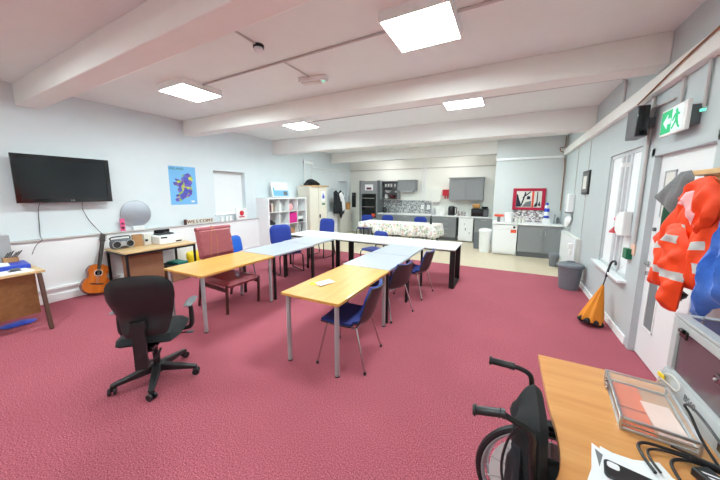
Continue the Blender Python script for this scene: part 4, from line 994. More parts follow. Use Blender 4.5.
thing('mixing_bowl', 'white tub with blue rim on the pier worktop', 'bowl', MB().lathe([(.10, 0), (.13, .24), (.135, .27), (.12, .27), (.09, .015)], (.03, 8.98, WP), 20), 'white')
for i, (x, h) in enumerate(((.22, .14), (.31, .17), (.40, .13))):
    bottle('white_jug', 'white jug on the pier worktop, %s' % ('left one beside the tub', 'tallest in the middle', 'right one before the mosaic')[i], 'jug', [(.036, 0), (.042, h*.4), (.03, h*.8), (.04, h), (.03, h), (.03, .01)], x, 8.95, WP, 'offwhite')
t = th('blue_white_bottle', 'blue and white bottle at the right of the red-framed picture', 'bottle', (.92, 9.0, WP))
obj('body', MB().lathe([(.06, 0), (.06, .30), (.03, .38)], (.92, 9.0, WP+.12), 16).box(.84, 1.0, 8.92, 9.08, WP, WP+.12), 'white', t)
obj('label_band', MB().lathe([(.062, 0), (.062, .09)], (.92, 9.0, WP+.32), 16).lathe([(.062, 0), (.062, .06)], (.92, 9.0, WP+.15), 16), 'folder_blue', t)
obj('cap', MB().lathe([(.035, 0), (.03, .06)], (.92, 9.0, WP+.5), 14), 'folder_blue', t)
t = th('sink_tap', 'small grey tap and soap by the corner of the pier worktop', 'tap', (1.12, 9.1, WP))
obj('spout', MB().tube([(1.12, 9.15, WP), (1.12, 9.15, WP+.2), (1.12, 9.08, WP+.24), (1.12, 9.0, WP+.2)], .012, 8, 3), 'chrome', t)
obj('soap_bottle', MB().lathe([(.03, 0), (.03, .12), (.012, .15), (.012, .18)], (1.2, 9.15, WP), 12), 'greycloth', t)
t = th('pedal_bin', 'tall white kitchen bin standing left of the dishwasher', 'bin', (-.55, 8.86, 0))
obj('body', MB().lathe([(.145, 0), (.165, .60)], (-.55, 8.88, 0), 24), 'white', t)
obj('lid', MB().lathe([(.18, .60), (.18, .645), (.15, .68), (.05, .70)], (-.55, 8.88, 0), 24), 'gloss_white', t)
thing('grey_bin', 'grey open bin behind the tall white kitchen bin', 'bin', MB().lathe([(.11, 0), (.15, .50), (.135, .50), (.10, .02)], (-.80, 9.32, 0), 4, Matrix.Rotation(rad(45), 3, 'Z')), 'bin_grey')

# ------------------------------------------------------------------ right wall things
t = th('radiator', 'white panel radiator on the right wall behind the grey bin', 'radiator', (1.2, 7.3, .15))
obj('panel', MB().box(1.17, 1.20, 6.62, 8.15, .14, .84), 'gloss_white', t, .008)
b = MB()
for k in range(38): b.box(1.165, 1.17, 6.66+k*.039, 6.68+k*.039, .17, .81)
obj('ribs', b, 'gloss_white', t)
obj('top_grille', MB().box(1.17, XR-.002, 6.66, 8.11, .825, .835).box(XR-.03, XR-.002, 7.0, 7.05, .2, .8).box(XR-.03, XR-.002, 7.8, 7.85, .2, .8).box(1.20, XR-.002, 6.64, 6.67, .16, .84), 'offwhite', t)
obj('valve', MB().box(1.10, 1.165, 6.72, 6.80, .62, .74).box(1.12, 1.165, 6.70, 6.78, .52, .62), 'white', t, .008)
t = th('large_grey_bin', 'large grey plastic bin with lid on the carpet by the right wall', 'bin', (1.06, 6.12, 0))
Rz = Matrix.Rotation(rad(45), 3, 'Z')
obj('body', MB().lathe([(.145, 0), (.15, .02), (.185, .41), (.175, .41), (.14, .03)], (1.06, 6.12, 0), 28), 'bin_grey', t)
obj('lid', MB().lathe([(.205, .405), (.208, .43), (.195, .455), (.12, .48), (.03, .485)], (1.06, 6.12, 0), 28), 'bin_grey', t)
obj('lid_rim', MB().torus((1.06, 6.12, .42), .206, .008, 'z', 32, 6), 'bin_grey', t)
obj('lid_handle', MB().tube([(1.0, 6.12, .475), (1.02, 6.12, .50), (1.10, 6.12, .50), (1.12, 6.12, .475)], .012, 8, 3), 'bin_grey', t)
thing('small_grey_bin', 'small grey waste bin on the vinyl beside the radiator', 'bin', MB().lathe([(.08, 0), (.105, .25), (.11, .27), (.095, .30), (.02, .31)], (1.03, 7.86, -.001), 18), 'bin_grey')
t = th('towel_dispenser', 'white paper towel dispenser on the right wall above the radiator', 'dispenser', (1.2, 7.8, 1.3))
obj('body', MB().box(1.15, XR, 7.62, 7.95, 1.30, 1.70), 'gloss_white', t, .02)
obj('slot', MB().box(1.155, 1.27, 7.66, 7.91, 1.275, 1.30), 'greycloth', t)
thing('white_towel', 'white towel hanging on the right wall below the dispenser', 'towel', MB().puffy([(7.60, 1.18), (7.74, 1.24), (7.95, 1.2), (8.05, 1.05), (8.12, .90), (7.95, .92), (7.8, 1.02), (7.66, 1.06)], .04, flat_x(1.235), fold(.05, .06, 40, .3), fold(.04, .06, 30, .1)), 'paper')
t = th('framed_photo', 'small framed photo hung on the right wall beside the window', 'picture', (1.26, 6.72, 1.9))
obj('frame', MB().box(XR-.03, XR, 6.48, 6.98, 1.70, 2.14), 'blackp', t, .004)
obj('print', MB().box(XR-.034, XR-.03, 6.52, 6.94, 1.74, 2.10), 'greycloth', t)
obj('mount', MB().box(XR-.036, XR-.034, 6.60, 6.86, 1.80, 2.04), 'offwhite', t)
t = th('wall_speaker', 'grey box speaker with black end below the trunking on the right wall', 'speaker', (1.18, 4.0, 2.3))
obj('cabinet', MB().box(1.10, 1.20, 3.98, 4.25, 2.30, 2.61), 'armgrey', t, .006)
obj('bracket', MB().box(1.20, XR, 4.08, 4.16, 2.40, 2.50), 'armgrey', t)
obj('grille', MB().box(1.105, 1.195, 3.962, 3.98, 2.31, 2.60), 'gloss_black', t, .004)
t = th('exit_sign', 'green illuminated exit sign with arrow and running figure above the door', 'exit sign', (1.2, 3.4, 2.22))
ya, yb, za, zb = 3.235, 3.66, 2.225, 2.455
obj('housing', MB().box(1.185, 1.215, ya, yb, za, zb), 'white', t, .006)
obj('mount', MB().box(1.215, XR, ya+.03, yb-.1, za+.04, zb-.04), 'armgrey', t)
obj('green_face', MB().box(1.181, 1.185, ya+.215, yb-.025, za+.02, zb-.02), 'exit_green', t)
obj('white_face', MB().box(1.181, 1.185, ya+.055, ya+.215, za+.02, zb-.02), 'exit_white', t)
am = lambda u, v, w: (w, u, v)
obj('arrow', MB().prism([(3.59, 2.34), (3.52, 2.40), (3.52, 2.362), (3.465, 2.362), (3.465, 2.318), (3.52, 2.318), (3.52, 2.28)], 1.178, 1.181, am), 'exit_white', t)
fig = MB().lathe([(.016, 0), (.016, .003)], (1.178, 3.375, 2.405), 14, Matrix.Rotation(pi/2, 3, 'Y'))
for pl in ([(3.395, 2.385), (3.355, 2.39), (3.345, 2.33), (3.38, 2.32)], [(3.38, 2.33), (3.345, 2.33), (3.325, 2.285), (3.30, 2.265), (3.315, 2.255), (3.345, 2.28)], [(3.38, 2.33), (3.36, 2.325), (3.395, 2.29), (3.425, 2.262), (3.435, 2.275), (3.41, 2.30)], [(3.395, 2.385), (3.42, 2.36), (3.435, 2.33), (3.422, 2.328), (3.40, 2.355)], [(3.36, 2.385), (3.33, 2.36), (3.315, 2.375), (3.322, 2.382), (3.335, 2.375), (3.355, 2.395)]): fig.prism(pl, 1.178, 1.181, am)
obj('running_figure', fig, 'exit_green', t)
obj('test_lamp', MB().box(1.25, XR, 3.205, 3.225, 2.345, 2.365), 'led_green', t, .004)
thing('wall_conduit', 'grey pipe dropping from the trunking to the top of the exit sign', 'conduit', MB().tube([(1.262, 3.56, 2.715), (1.262, 3.56, 2.46)], .012), 'conduit')
thing('wall_conduit', 'grey pipe dropping from the trunking to the small lamp right of the exit sign', 'conduit', MB().tube([(1.262, 3.20, 2.715), (1.262, 3.20, 2.38)], .012), 'conduit')
thing('wall_conduit', 'grey pipe running down the wall between door and right window', 'conduit', MB().tube([(1.262, 4.13, 2.715), (1.262, 4.13, 1.16)], .016).tube([(1.262, 4.13, 2.6), (1.262, 3.68, 2.57)], .01).box(1.245, XR, 4.10, 4.16, 2.56, 2.63), 'conduit')
thing('black_cable', 'black cable sagging along the trunking high on the right wall', 'cable', MB().tube([(1.19, 2.4, 2.885), (1.19, 3.2, 2.83), (1.19, 3.8, 2.76), (1.20, 4.35, 2.70)], .008, 6, 5), 'brown')
thing('black_cable', 'dark cable at the junction of trunking and pier in the far corner', 'cable', MB().tube([(1.24, 9.28, 2.72), (1.20, 9.27, 2.80), (1.14, 9.28, 2.83), (1.12, 9.28, 2.92), (1.22, 9.28, 2.95), (1.23, 9.28, 3.2)], .012, 6, 3).tube([(1.24, 9.28, 2.65), (1.26, 9.28, 2.4), (1.255, 9.28, 1.25)], .012, 6), 'brown')
t = th('call_point', 'white wall unit on the right window frame by the red pull cord', 'wall unit', (1.22, 4.4, 1.2))
obj('body', MB().prism([(4.32, 1.225), (4.50, 1.205), (4.60, 1.26), (4.62, 1.42), (4.52, 1.49), (4.34, 1.51)], 1.20, 1.285, am), 'white', t, .012)
t = th('pull_cord', 'red alarm pull cord with triangular bob hanging by the right window', 'pull cord', (1.22, 4.75, 1.2))
obj('cord', MB().tube([(1.24, 4.72, 2.05), (1.24, 4.72, .80)], .0018, 6), 'white', t)
obj('bob', MB().lathe([(.055, 0), (.05, .02), (.012, .075)], (1.235, 4.72, 1.215), 12), 'red', t)
obj('bead', MB().lathe([(.01, 0), (.022, .02), (.01, .05)], (1.237, 4.72, 1.37), 10), 'pinkp', t)
obj('ceiling_switch', MB().box(1.225, XR+.1, 4.69, 4.75, 2.05, 2.10), 'white', t)
t = th('green_call_point', 'green break-glass box on the wall below the white wall unit', 'call point', (1.25, 4.27, 1.0))
obj('body', MB().box(1.225, 1.28, 4.19, 4.31, .97, 1.09), 'green_box', t, .006)
obj('back_plate', MB().box(1.268, XR, 4.12, 4.24, 1.03, 1.15), 'peach', t, .004)

# umbrella leaning at the right wall
t = th('orange_umbrella', 'orange closed umbrella standing upside down against the right wall', 'umbrella')
prof = [(.004, .30), (.02, .33), (.018, .62), (.012, .66)]
b = MB(); rings = []; seg = 48
for z, r in ((.035, .145), (.06, .15), (.16, .125), (.30, .085), (.44, .045), (.52, .022), (.55, .014)):
    ring = []
    for k in range(seg):
        a = 2*pi*k/seg; f = 1-.16*(.5+.5*cos(8*a))*(1 if z < .45 else .3); ring.append(b.bm.verts.new((r*f*cos(a), r*f*sin(a)*.75, z)))
    rings.append(ring)
for A, B in zip(rings, rings[1:]):
    for k in range(seg): b.bm.faces.new((A[k], A[(k+1) % seg], B[(k+1) % seg], B[k]))
b.bm.faces.new(rings[-1]); b.bm.faces.new(rings[0][::-1])
obj('canopy', b, 'umb', t)
b = MB()
for k in range(8):
    a = 2*pi*k/8; b.ball((.115*cos(a), .087*sin(a), .045), .045, 10, (1, .8, .9))
obj('canopy_lining', b, 'umb_dark', t)
obj('shaft', MB().tube([(0, 0, .01), (0, 0, .74)], .007, 8), 'blackp', t)
obj('hook_handle', MB().tube([(0, 0, .66), (0, 0, .82), (0, -.012, .865), (0, -.045, .885), (0, -.075, .865), (0, -.08, .835)], .013, 10, 4), 'blackp', t)
t.matrix_world = Matrix.Translation((1.045, 4.49, .006)) @ Matrix.Rotation(rad(13), 4, 'Y') @ Matrix.Rotation(rad(-13), 4, 'X') @ Matrix.Rotation(rad(20), 4, 'Z')

# ------------------------------------------------------------------ coat rail and clothes
t = th('coat_rail', 'pine coat rail on the right wall carrying the jackets', 'coat rail', (1.2, 2.4, 1.85))
obj('rail', MB().box(1.10, 1.19, 1.55, 2.92, 1.842, 1.875), 'pine', t, .004)
obj('backboard', MB().box(1.255, XR, 1.5, 2.90, 1.76, 1.90), 'pine', t, .004)
for y in (1.62, 2.22, 2.86): obj('bracket', MB().box(1.19, 1.255, y-.015, y+.015, 1.83, 1.875), 'pine', t)
for y in (1.75, 2.02, 2.28, 2.48, 2.66, 2.84): obj('peg', MB().tube([(1.19, y, 1.80), (1.12, y, 1.795), (1.095, y, 1.815)], .011, 8).cyl((1.255, y, 1.80), (1.19, y, 1.80), .011, 8), 'pine', t)
def garment(T, e, seed, amp=.35, k1=38, k2=9):
    return lambda u, v, d: T*min(1, d/e)**.55*(1+amp*(sin(k1*u+k2*v+seed+1.5*sin(7*v+seed))+.5*sin(1.7*k2*v-.8*k1*u+2*seed)+.35*sin(2.3*k1*u+2.1*k2*v))*min(1, d/.04))
GREY = [(3.322, 1.689), (3.113, 1.793), (2.947, 1.876), (2.808, 1.880), (2.758, 1.830), (2.792, 1.743), (2.898, 1.665), (2.995, 1.560), (3.151, 1.627)]
o = thing('grey_shawl', 'grey woollen garment draped from the far end of the coat rail', 'garment', MB().puffy(GREY, .03, flat_x(1.10), garment(.022, .05, 1, .4, 22, 14), garment(.02, .05, 2, .2)), 'greycloth', 0)
GREEN = [(3.415, 1.662), (3.291, 1.622), (3.205, 1.60), (3.19, 1.431), (3.24, 1.25), (3.407, 1.240)]
t = th('green_jacket', 'dark green and black garment hanging behind the grey woollen one', 'garment', (1.2, 3.3, 1.25))
obj('green_side', MB().puffy(GREEN, .04, flat_x(1.20), garment(.015, .04, 3, .2), garment(.012, .04, 1, .1)), 'greencloth', t)
obj('black_side', MB().puffy([(3.19, 1.66), (3.21, 1.60), (3.19, 1.43), (3.17, 1.36), (3.06, 1.38), (3.02, 1.62), (3.06, 1.7)], .04, flat_x(1.20), garment(.02, .04, 3, .2), garment(.02, .04, 1, .1)), 'darkcloth', t)
obj('hanging_loop', MB().tube([(1.15, 3.2, 1.60), (1.15, 3.05, 1.72), (1.13, 2.90, 1.80), (1.10, 2.85, 1.82)], .012, 6, 3), 'darkcloth', t)
t = th('orange_jacket', 'orange high-visibility jacket with silver bands hanging on the coat rail', 'jacket', (1.05, 2.5, 1.8))
BODY = [(2.603, 1.780), (2.537, 1.815), (2.422, 1.821), (2.346, 1.773), (2.272, 1.685), (2.185, 1.360), (2.256, 1.143), (2.448, 1.123), (2.637, 1.102), (2.759, 1.040), (3.031, 1.004), (2.953, 1.205), (2.979, 1.336), (3.012, 1.386), (2.799, 1.553), (2.692, 1.683)]
BANDS = [[(2.84, 1.35), (2.66, 1.405), (2.47, 1.475), (2.46, 1.43), (2.65, 1.36), (2.82, 1.305)], [(2.92, 1.215), (2.708, 1.215), (2.60, 1.23), (2.60, 1.175), (2.70, 1.163), (2.92, 1.165)], [(2.30, 1.32), (2.10, 1.34), (2.10, 1.28), (2.30, 1.26)], [(2.34, 1.435), (2.26, 1.455), (2.26, 1.405), (2.34, 1.385)], [(2.49, 1.53), (2.43, 1.53), (2.43, 1.49), (2.49, 1.49)]]
SBANDS = [[(2.70, 1.21), (2.48, 1.225), (2.25, 1.25), (2.25, 1.195), (2.48, 1.17), (2.70, 1.155)], [(2.62, 1.46), (2.47, 1.455), (2.47, 1.405), (2.62, 1.405)]]
def paint(o, polys):
    off = origin(o.parent)
    def ins(p, q):
        c = False; j = len(q)-1
        for i in range(len(q)):
            if (q[i][1] > p[1]) != (q[j][1] > p[1]) and p[0] < (q[j][0]-q[i][0])*(p[1]-q[i][1])/(q[j][1]-q[i][1])+q[i][0]: c = not c
            j = i
        return c
    for f in o.data.polygons:
        c = f.center+off
        if any(ins((c.y, c.z), q) for q in polys): f.material_index = 1
gf = garment(.055, .09, .4, .30, 31, 12)
BANDS = [[(y*1.02, 1.72+(z-1.72)*1.02) for y, z in q] for q in BANDS]
paint(obj('jacket_body', MB().puffy(BODY, .018, flat_x(1.045), gf, garment(.04, .1, .4, .1), BANDS), ['hivis', 'reflect'], t), BANDS)
SLV = [(2.652, 1.516), (2.509, 1.547), (2.417, 1.414), (2.407, 1.190), (2.433, 1.037), (2.438, 0.970), (2.509, 0.950), (2.601, 0.940), (2.637, 1.067), (2.672, 1.241), (2.703, 1.394)]
sf = garment(.045, .06, 2, .24, 18, 34)
paint(obj('sleeve', MB().puffy(SLV, .018, flat_x(.985), sf, garment(.035, .07, 1, .1), SBANDS), ['hivis', 'reflect'], t), SBANDS)
HOOD = [(2.60, 1.66), (2.55, 1.75), (2.47, 1.81), (2.35, 1.82), (2.27, 1.77), (2.22, 1.68), (2.24, 1.58), (2.30, 1.51), (2.37, 1.47), (2.44, 1.56), (2.50, 1.64)]
hf = garment(.04, .04, 1, .3, 34, 20)
obj('hood', MB().puffy(HOOD, .018, flat_x(1.0), hf, garment(.05, .06, 1, .1)), 'hivis', t)
obj('hood_lining', MB().puffy([(2.57, 1.655), (2.46, 1.745), (2.40, 1.735), (2.38, 1.66), (2.36, 1.60), (2.385, 1.53), (2.43, 1.58), (2.48, 1.645)], .025, flat_x(.965), garment(.022, .04, 2, .4, 40, 30), garment(.03, .04, 1, .1)), 'pinklining', t)
obj('dark_cuff', MB().puffy([(2.80, 1.05), (2.68, 1.06), (2.67, .98), (2.79, .965)], .03, flat_x(1.10), pad_t(.04, .03), pad_t(.04, .03)), 'blackp', t)
t = th('navy_jacket', 'dark navy jacket squeezed between the orange jacket and the blue fleece', 'jacket', (1.05, 2.1, 1.7))
obj('jacket_body', MB().puffy([(2.23, 1.739), (2.20, 1.78), (2.0, 1.79), (1.8, 1.75), (1.75, 1.2), (2.08, 1.18), (2.11, 1.45), (2.17, 1.66)], .04, flat_x(1.085), garment(.02, .08, 3, .3, 30, 9), garment(.015, .08, 1, .1)), 'navy', t)
t = th('blue_fleece', 'bright blue fleece hanging at the right edge nearest the camera', 'fleece', (.98, 1.95, 1.7))
obj('fleece_body', MB().puffy([(2.047, 1.741), (2.100, 1.662), (2.112, 1.559), (2.154, 1.475), (2.189, 1.415), (2.234, 1.280), (2.277, 1.149), (2.271, 1.015), (2.186, 1.033), (2.131, 1.106), (1.995, 1.174), (1.785, 1.216), (1.680, 1.436), (1.701, 1.699), (1.890, 1.804)], .028, flat_x(.99), garment(.055, .07, .9, .28, 46, 12.4), garment(.05, .1, 1, .1)), 'fleece', t)
obj('fleece_loop', MB().tube([(.96, 1.82, 1.77), (1.06, 1.82, 1.81), (1.10, 1.80, 1.815), (1.12, 1.78, 1.79)], .01, 6, 3), 'fleece', t)

# ------------------------------------------------------------------ wooden desk on the right
t = th('wave_desk', 'orange beech desk with a curved edge in the lower right corner', 'desk', (.75, 1.2, 0))
edge = smooth([(.222, 1.92, 0), (.228, 1.46, 0), (.238, 1.31, 0), (.234, 1.16, 0), (.205, 1.05, 0), (.14, .93, 0), (.06, .80, 0), (.02, .60, 0)], 5)
poly = [(p.x, p.y) for p in edge]+[(.02, .1), (1.262, .1), (1.262, 1.92)]
obj('desktop', MB().prism(poly, .712, .74), 'desk_wood', t, .003)
for x, y in ((1.18, 1.80), (1.18, .25), (.10, .25)): obj('leg', MB().cyl((x, y, 0), (x, y, .711), .03, 16), 'silver', t)
obj('leg', MB().cyl((.62, 1.84, 0), (.62, 1.84, .711), .03, 16), 'silver', t)
obj('modesty_panel', MB().box(1.225, 1.24, .25, 1.85, .25, .711), 'desk_wood', t)

# grey enclosed machine with tinted windows on the desk
t = th('laser_cutter', 'light grey machine with purple tinted windows standing on the right desk', 'machine', (1.0, 1.4, .74))
mx0, mx1, my0, my1, mz = .772, 1.255, .72, 1.915, 1.112
b = MB().box(mx0+.03, mx1, my0, my1, .745, .80).box(mx0+.03, mx0+.045, my0, my1, .80, 1.08)
b.box(mx1-.02, mx1, my0, my1, .80, mz).box(mx0+.03, mx1-.02, my1-.02, my1, .80, mz-.002).box(mx0+.03, mx1-.02, my0, my0+.02, .80, mz-.002)
obj('body', b, 'machine', t)
obj('front_ledge', MB().prism([(mx0-.018, .742), (mx0-.014, .82), (mx0-.004, .842), (mx0+.029, .842), (mx0+.029, .742)], my0, my1-.004, lambda u, v, w: (u, w, v)), 'machine', t, .003)
f = MB()
for y0, y1, z0, z1 in ((my1-.045, my1, .843, mz), (my0, my0+.045, .843, mz), (my0+.045, my1-.045, 1.072, mz), (my0+.045, my1-.045, .843, .85)): f.box(mx0, mx0+.03, y0, y1, z0, z1)
dr = obj('front_frame', f, 'machine', t, .004)
obj('front_window', MB().box(mx0+.012, mx0+.02, my0+.045, my1-.045, .85, 1.072), 'tint', dr)
hb = obj('handle_bar', MB().box(mx0-.03, mx0-.012, 1.15, 1.52, 1.0, 1.035).box(mx0-.012, mx0+.012, 1.48, 1.50, 1.01, 1.025).box(mx0-.012, mx0+.012, 1.18, 1.20, 1.01, 1.025), 'tint_dark', dr, .005)
obj('handle_tag', MB().box(mx0-.0315, mx0-.030, 1.41, 1.45, 1.005, 1.022), 'paper', hb)
for y in (1.50,): obj('handle_screw', MB().ball((mx0-.032, y, 1.017), .006, 8), 'alu', hb)
lid = obj('lid_frame', MB().box(mx0, mx0+.045, my0, my1, mz+.004, mz+.018).box(mx1-.06, mx1, my0, my1, mz+.004, mz+.018).box(mx0+.045, mx1-.06, my1-.028, my1, mz+.004, mz+.018).box(mx0+.045, mx1-.06, my0, my0+.05, mz+.004, mz+.018), 'machine', t, .003)
obj('lid_seal', MB().box(mx0+.006, mx1-.006, my0+.006, my1-.006, mz, mz+.005), 'gloss_black', lid)
obj('lid_window', MB().box(mx0+.04, mx1-.055, my0+.045, my1-.024, mz+.008, mz+.014), 'tint', lid)
for y in (1.80, 1.42, 1.0):
    lt = obj('latch', MB().box(mx0-.010, mx0, y-.028, y+.028, 1.045, 1.085).cyl((mx0-.012, y-.014, 1.08), (mx0-.012, y+.014, 1.08), .011, 10), 'gloss_black', t, .003)
obj('lid_knob', MB().ball((mx0+.075, 1.86, mz+.024), .008, 10), 'alu', t)
text('model_number', 'B560', .042, 'greycloth', t, (mx0-.0165, 1.655, .81), (rad(87), 0, -pi/2), .0008)
obj('display', MB().box(mx0-.021, mx0-.012, 1.37, 1.45, .765, .81), 'gloss_black', t, .002)
t = th('clear_holder', 'clear wire loop with yellow tip leaning on the far end of the grey machine', 'wire loop', (.745, 1.86, .74))
obj('wire_loop', MB().tube([(.745, 1.905, .744), (.748, 1.885, .80), (.75, 1.80, .85), (.748, 1.72, .845), (.745, 1.73, .81), (.745, 1.80, .80), (.745, 1.87, .785), (.745, 1.905, .744)], .003, 6, 4), 'offwhite', t)
obj('yellow_tip', MB().beamb((.742, 1.90, .80), (.742, 1.84, .81), .006, .02), 'yellow', t, .002)

# clear case with sheets
t = th('clear_case', 'clear plastic case with metal frame holding orange and pale sheets', 'case')
w2, l2, hh = .112, .188, .058
obj('base_tray', MB().box(-w2, w2, -l2, l2, 0, .004).box(-w2, -w2+.003, -l2, l2, .004, hh-.006).box(w2-.003, w2, -l2, l2, .004, hh-.006).box(-w2, w2, -l2, -l2+.003, .004, hh-.006).box(-w2, w2, l2-.003, l2, .004, hh-.006), 'clear', t)
ld = obj('lid', MB().box(-w2+.004, w2-.004, -l2+.004, l2-.004, hh-.003, hh), 'clear', t)
f = MB()
for z in (.0, hh-.012):
    f.box(-w2-.004, -w2+.007, -l2-.004, l2+.004, z, z+.012).box(w2-.005, w2+.004, -l2-.004, l2+.004, z, z+.012).box(-w2+.007, w2-.005, -l2-.004, -l2+.005, z, z+.012).box(-w2+.007, w2-.005, l2-.004, l2+.004, z, z+.012)
for x in (-w2, w2):
    for y in (-l2, l2): f.box(x-.005, x+.005, y-.005, y+.005, .01, hh-.01)
obj('metal_frame', f, 'alu', t, .002)
obj('seam', MB().box(-w2-.002, w2+.002, -l2-.003, -l2-.001, .026, .032).box(-w2-.003, -w2-.001, -l2-.002, l2+.002, .026, .032), 'alu', t)
for y in (.07, .105):
    lt = obj('latch', MB().box(-w2-.016, -w2-.004, y-.012, y+.012, .012, .05).cyl((-w2-.012, y-.014, .03), (-w2-.012, y+.014, .03), .006, 8), 'chrome', t, .002)
obj('orange_sheet', MB().box(-.10, .005, -.03, .165, .006, .014), 'orange_sheet', t)
obj('pale_sheet', MB().box(.0, .095, -.165, .05, .015, .02, rad(4)), 'pink_sheet', t)
obj('orange_corner', MB().box(-.10, .0, -.178, -.04, .006, .010), 'orange_sheet', t)
t.location = (.606, 1.614, .7405); t.rotation_euler = (0, 0, rad(-6))

# papers, phone, adapter and cables
thing('paper_sheets', 'white printed sheets lying on the curved desk under the phone', 'papers', MB().prism([(.377, 1.29), (.41, 1.275), (.47, 1.275), (.55, 1.305), (.565, 1.25), (.60, 1.23), (.63, .95), (.36, .93), (.32, 1.0)], .7405, .7435), 'paper', 0, 'loose papers on the curved desk')
t = thing('paper_sheets', 'sheet with grey corner at the left of the papers on the curved desk', 'papers', MB().prism([(.352, 1.292), (.392, 1.255), (.372, 1.0), (.27, 1.02), (.325, 1.16)], .7437, .7445), 'paper', 0, 'loose papers on the curved desk')
obj('grey_print', MB().prism([(.356, 1.265), (.376, 1.245), (.352, 1.18)], .7446, .7450), 'paper_grey', t)
t = th('mobile_phone', 'black mobile phone case lying on the white sheets', 'phone')
obj('case', MB().prism(rrect(.155, .078, .014), .0, .010), 'blackp', t, .003)
obj('camera_window', MB().prism(rrect(.034, .028, .009, 4, -.052, .016), .0102, .0112), 'paper', t)
t.location = (.44, 1.168, .7452); t.rotation_euler = (0, 0, rad(-11))
t = th('power_adapter', 'black power adapter with a white slanted logo near the machine', 'power adapter')
obj('body', MB().box(-.05, .05, -.03, .03, 0, .032), 'blackp', t, .006, seg=3)
b = MB()
for k in (-.012, .008): b.prism([(k-.02, -.016), (k-.012, -.016), (k+.012, .016), (k+.004, .016)], .0325, .033)
obj('logo_mark', b, 'paper', t)
t.location = (.675, 1.272, .7405); t.rotation_euler = (0, 0, rad(-62))
t = th('power_cable', 'black looped power cable with inline plug lying before the clear case', 'cable', (.6, 1.38, .74))
obj('cable', MB().tube([(.515, 1.235, .753), (.503, 1.30, .754), (.505, 1.35, .754), (.535, 1.378, .754), (.60, 1.375, .758), (.655, 1.358, .765)], .0055, 8, 6), 'blackp', t)
obj('cable', MB().tube([(.532, 1.245, .753), (.522, 1.30, .754), (.532, 1.342, .754), (.575, 1.36, .757), (.655, 1.352, .762)], .0042, 8, 6), 'blackp', t)
obj('cable', MB().tube([(.578, 1.24, .753), (.578, 1.295, .754), (.597, 1.33, .755), (.64, 1.345, .758), (.70, 1.338, .76)], .0052, 8, 6), 'blackp', t)
obj('plug', MB().beamb((.645, 1.358, .765), (.715, 1.335, .765), .026, .02), 'blackp', t, .005)
t = th('data_cable', 'thin black cable curving over the front ledge of the grey machine', 'cable', (.7, 1.4, .74))
obj('cable', MB().tube([(.715, 1.335, .765), (.70, 1.42, .80), (.695, 1.50, .845), (.688, 1.53, .865), (.69, 1.49, .885), (.695, 1.40, .88), (.69, 1.2, .86), (.69, .95, .80)], .005, 8, 6), 'blackp', t)
obj('plug_end', MB().beamb((.60, 1.37, .778), (.72, 1.27, .81), .007, .006), 'blackp', t)

# ------------------------------------------------------------------ wheelchair (faces +X, parked at the desk)
t = th('wheelchair', 'black wheelchair with push handles parked at the wooden desk', 'wheelchair', (.3, 1.22, 0))
for y, so in ((1.445, 1), (1.0, -1)):
    wc = (.255, y, .31)
    wh = obj('rear_wheel', MB().torus(wc, .285, .014, 'y', 48, 8), 'silver', t)
    obj('tyre', MB().torus(wc, .30, .017, 'y', 48, 8), 'blackp', wh)
    obj('hand_rim', MB().torus((wc[0], y+so*.035, wc[2]), .262, .009, 'y', 48, 8), 'alu', wh)
    obj('hub', MB().cyl((wc[0], y-.035, wc[2]), (wc[0], y+.035, wc[2]), .028, 16), 'blackp', wh)
    sp = MB()
    for k in range(28):
        a = 2*pi*k/28; sp.tube([(wc[0]+.025*cos(a+.5*(-1)**k), y+.012*(-1)**k, wc[2]+.025*sin(a+.5*(-1)**k)), (wc[0]+.278*cos(a), y, wc[2]+.278*sin(a))], .002, 5)
    obj('spokes', sp, 'alu', wh)
    obj('spoke_guard', MB().cyl((wc[0], y-.001, wc[2]), (wc[0], y+.001, wc[2]), .25, 40), 'white', wh)
for y, dx in ((1.395, 0), (1.045, -.035)):
    obj('push_handle', MB().tube([(.17, y, .50), (.155+dx/2, y, .78), (.15+dx/2, y, .875), (.135+dx*.7, y, .905), (.10+dx, y, .918), (.07+dx, y, .92-dx*.25)], .011, 10, 5), 'black', t)
    g = obj('hand_grip', MB().tube([(.08+dx, y, .92-dx*.3), (.07+dx, y, .92-dx*.25), (.065+dx, y, .92-dx*.25), (-.015+dx, y, .921+dx*.35), (-.022+dx, y, .921+dx*.4), (-.028+dx, y, .921+dx*.42)], [.017, .017, .0155, .0155, .019, .019], 12), 'blackp', t)
    obj('grip_collar', MB().torus((.062+dx, y, .92-dx*.23), .0165, .0025, 'x', 16, 6), 'blackp', g); obj('grip_end', MB().torus((-.02+dx, y, .921+dx*.4), .0195, .003, 'x', 16, 6), 'blackp', g)
    obj('frame_tube', MB().tube([(.17, y, .50), (.17, y, .31), (.20, y, .27), (.60, y, .27), (.66, y, .30), (.68, y, .46), (.64, y, .49), (.17, y, .49)], .011, 8, 3), 'black', t)
    obj('armrest', MB().tube([(.17, y, .60), (.20, y, .665), (.45, y, .665), (.47, y, .62), (.47, y, .49)], .011, 8, 2).box(.20, .44, y-.02, y+.02, .672, .692), 'blackp', t)
    cs = obj('front_castor', MB().torus((.63, y, .075), .06, .016, 'y', 24, 8).cyl((.63, y-.012, .075), (.63, y+.012, .075), .05, 16), 'blackp', t)
    obj('castor_fork', MB().tube([(.62, y+.022, .075), (.61, y+.022, .17), (.60, y, .20), (.60, y, .27)], .008, 6), 'black', cs)
    obj('footrest', MB().tube([(.66, y, .30), (.76, y, .14), (.78, y, .11)], .010, 8).box(.75, .90, y-.05, y+.05, .095, .108), 'black', t)
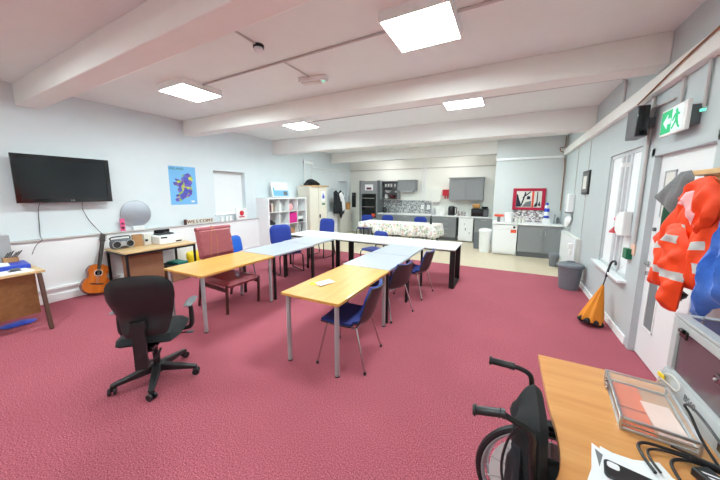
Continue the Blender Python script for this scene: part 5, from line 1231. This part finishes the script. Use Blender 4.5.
obj('axle', MB().cyl((.255, 1.0, .31), (.255, 1.445, .31), .012, 10).tube([(.20, 1.06, .28), (.22, 1.38, .48)], .01, 8).tube([(.22, 1.06, .48), (.20, 1.38, .28)], .01, 8), 'black', t)
bkq = [(1.055, .52), (1.05, .70), (1.06, .83), (1.075, .88), (1.12, .90), (1.22, .905), (1.32, .90), (1.365, .88), (1.38, .83), (1.39, .70), (1.385, .52)]
obj('back_upholstery', MB().puffy(bkq, .025, lambda u, v, w: (.165-w+.05*max(0, .86-v)*0-.02*(v-.5), u, v), lambda u, v, d: .07*min(1, d/.07)**.5*(1+.12*sin(30*v+3*u)+.10*sin(46*u+6*v)+.08*sin(60*v-20*u)), pad_t(.03, .04)), 'blackf', t)
obj('back_pocket', MB().puffy([(1.08, .34), (1.06, .55), (1.08, .74), (1.13, .80), (1.18, .70), (1.24, .66), (1.27, .50), (1.25, .36), (1.16, .30)], .025, lambda u, v, w: (.105-w, u, v), lambda u, v, d: .03*min(1, d/.04)**.5*(1+.4*sin(50*u+9*v)), pad_t(.02, .04)), 'darkcloth', t)
obj('seat', MB().puffy(rrect(.42, .36, .03, 3), .04, lambda u, v, w: (.40+u, 1.22+v, .515+w), pad_t(.03, .03), pad_t(.012, .03)), 'blackf', t)
obj('brake_cable', MB().tube([(.10, 1.06, .90), (.06, 1.08, .80), (.05, 1.12, .62), (.10, 1.10, .46), (.16, 1.05, .40)], .005, 6, 4), 'blackp', t)
t.location.x -= .004

# ------------------------------------------------------------------ text to meshes
dg = bpy.context.evaluated_depsgraph_get()
for o in [o for o in bpy.data.objects if o.type == 'FONT']:
    me = bpy.data.meshes.new_from_object(o.evaluated_get(dg)); me.materials.clear(); me.materials.append(o.data.materials[0])
    n = bpy.data.objects.new('tmp', me); COL.objects.link(n); n.parent = o.parent; n.matrix_local = o.matrix_basis
    nm = o.name; bpy.data.objects.remove(o); n.name = nm

# ------------------------------------------------------------------ world and view
wd = bpy.data.worlds.new('world'); scn.world = wd; wd.use_nodes = True
wd.node_tree.nodes['Background'].inputs[0].default_value = lin((200, 205, 215)); wd.node_tree.nodes['Background'].inputs[1].default_value = .3
vs = scn.view_settings; vs.view_transform = 'Standard'; vs.look = 'None'; vs.gamma = 1; vs.use_curve_mapping = False; vs.exposure = 1.96
scn.cycles.max_bounces = 10; scn.cycles.diffuse_bounces = 6; scn.cycles.use_denoising = True
scn.cycles.sample_clamp_indirect = 8
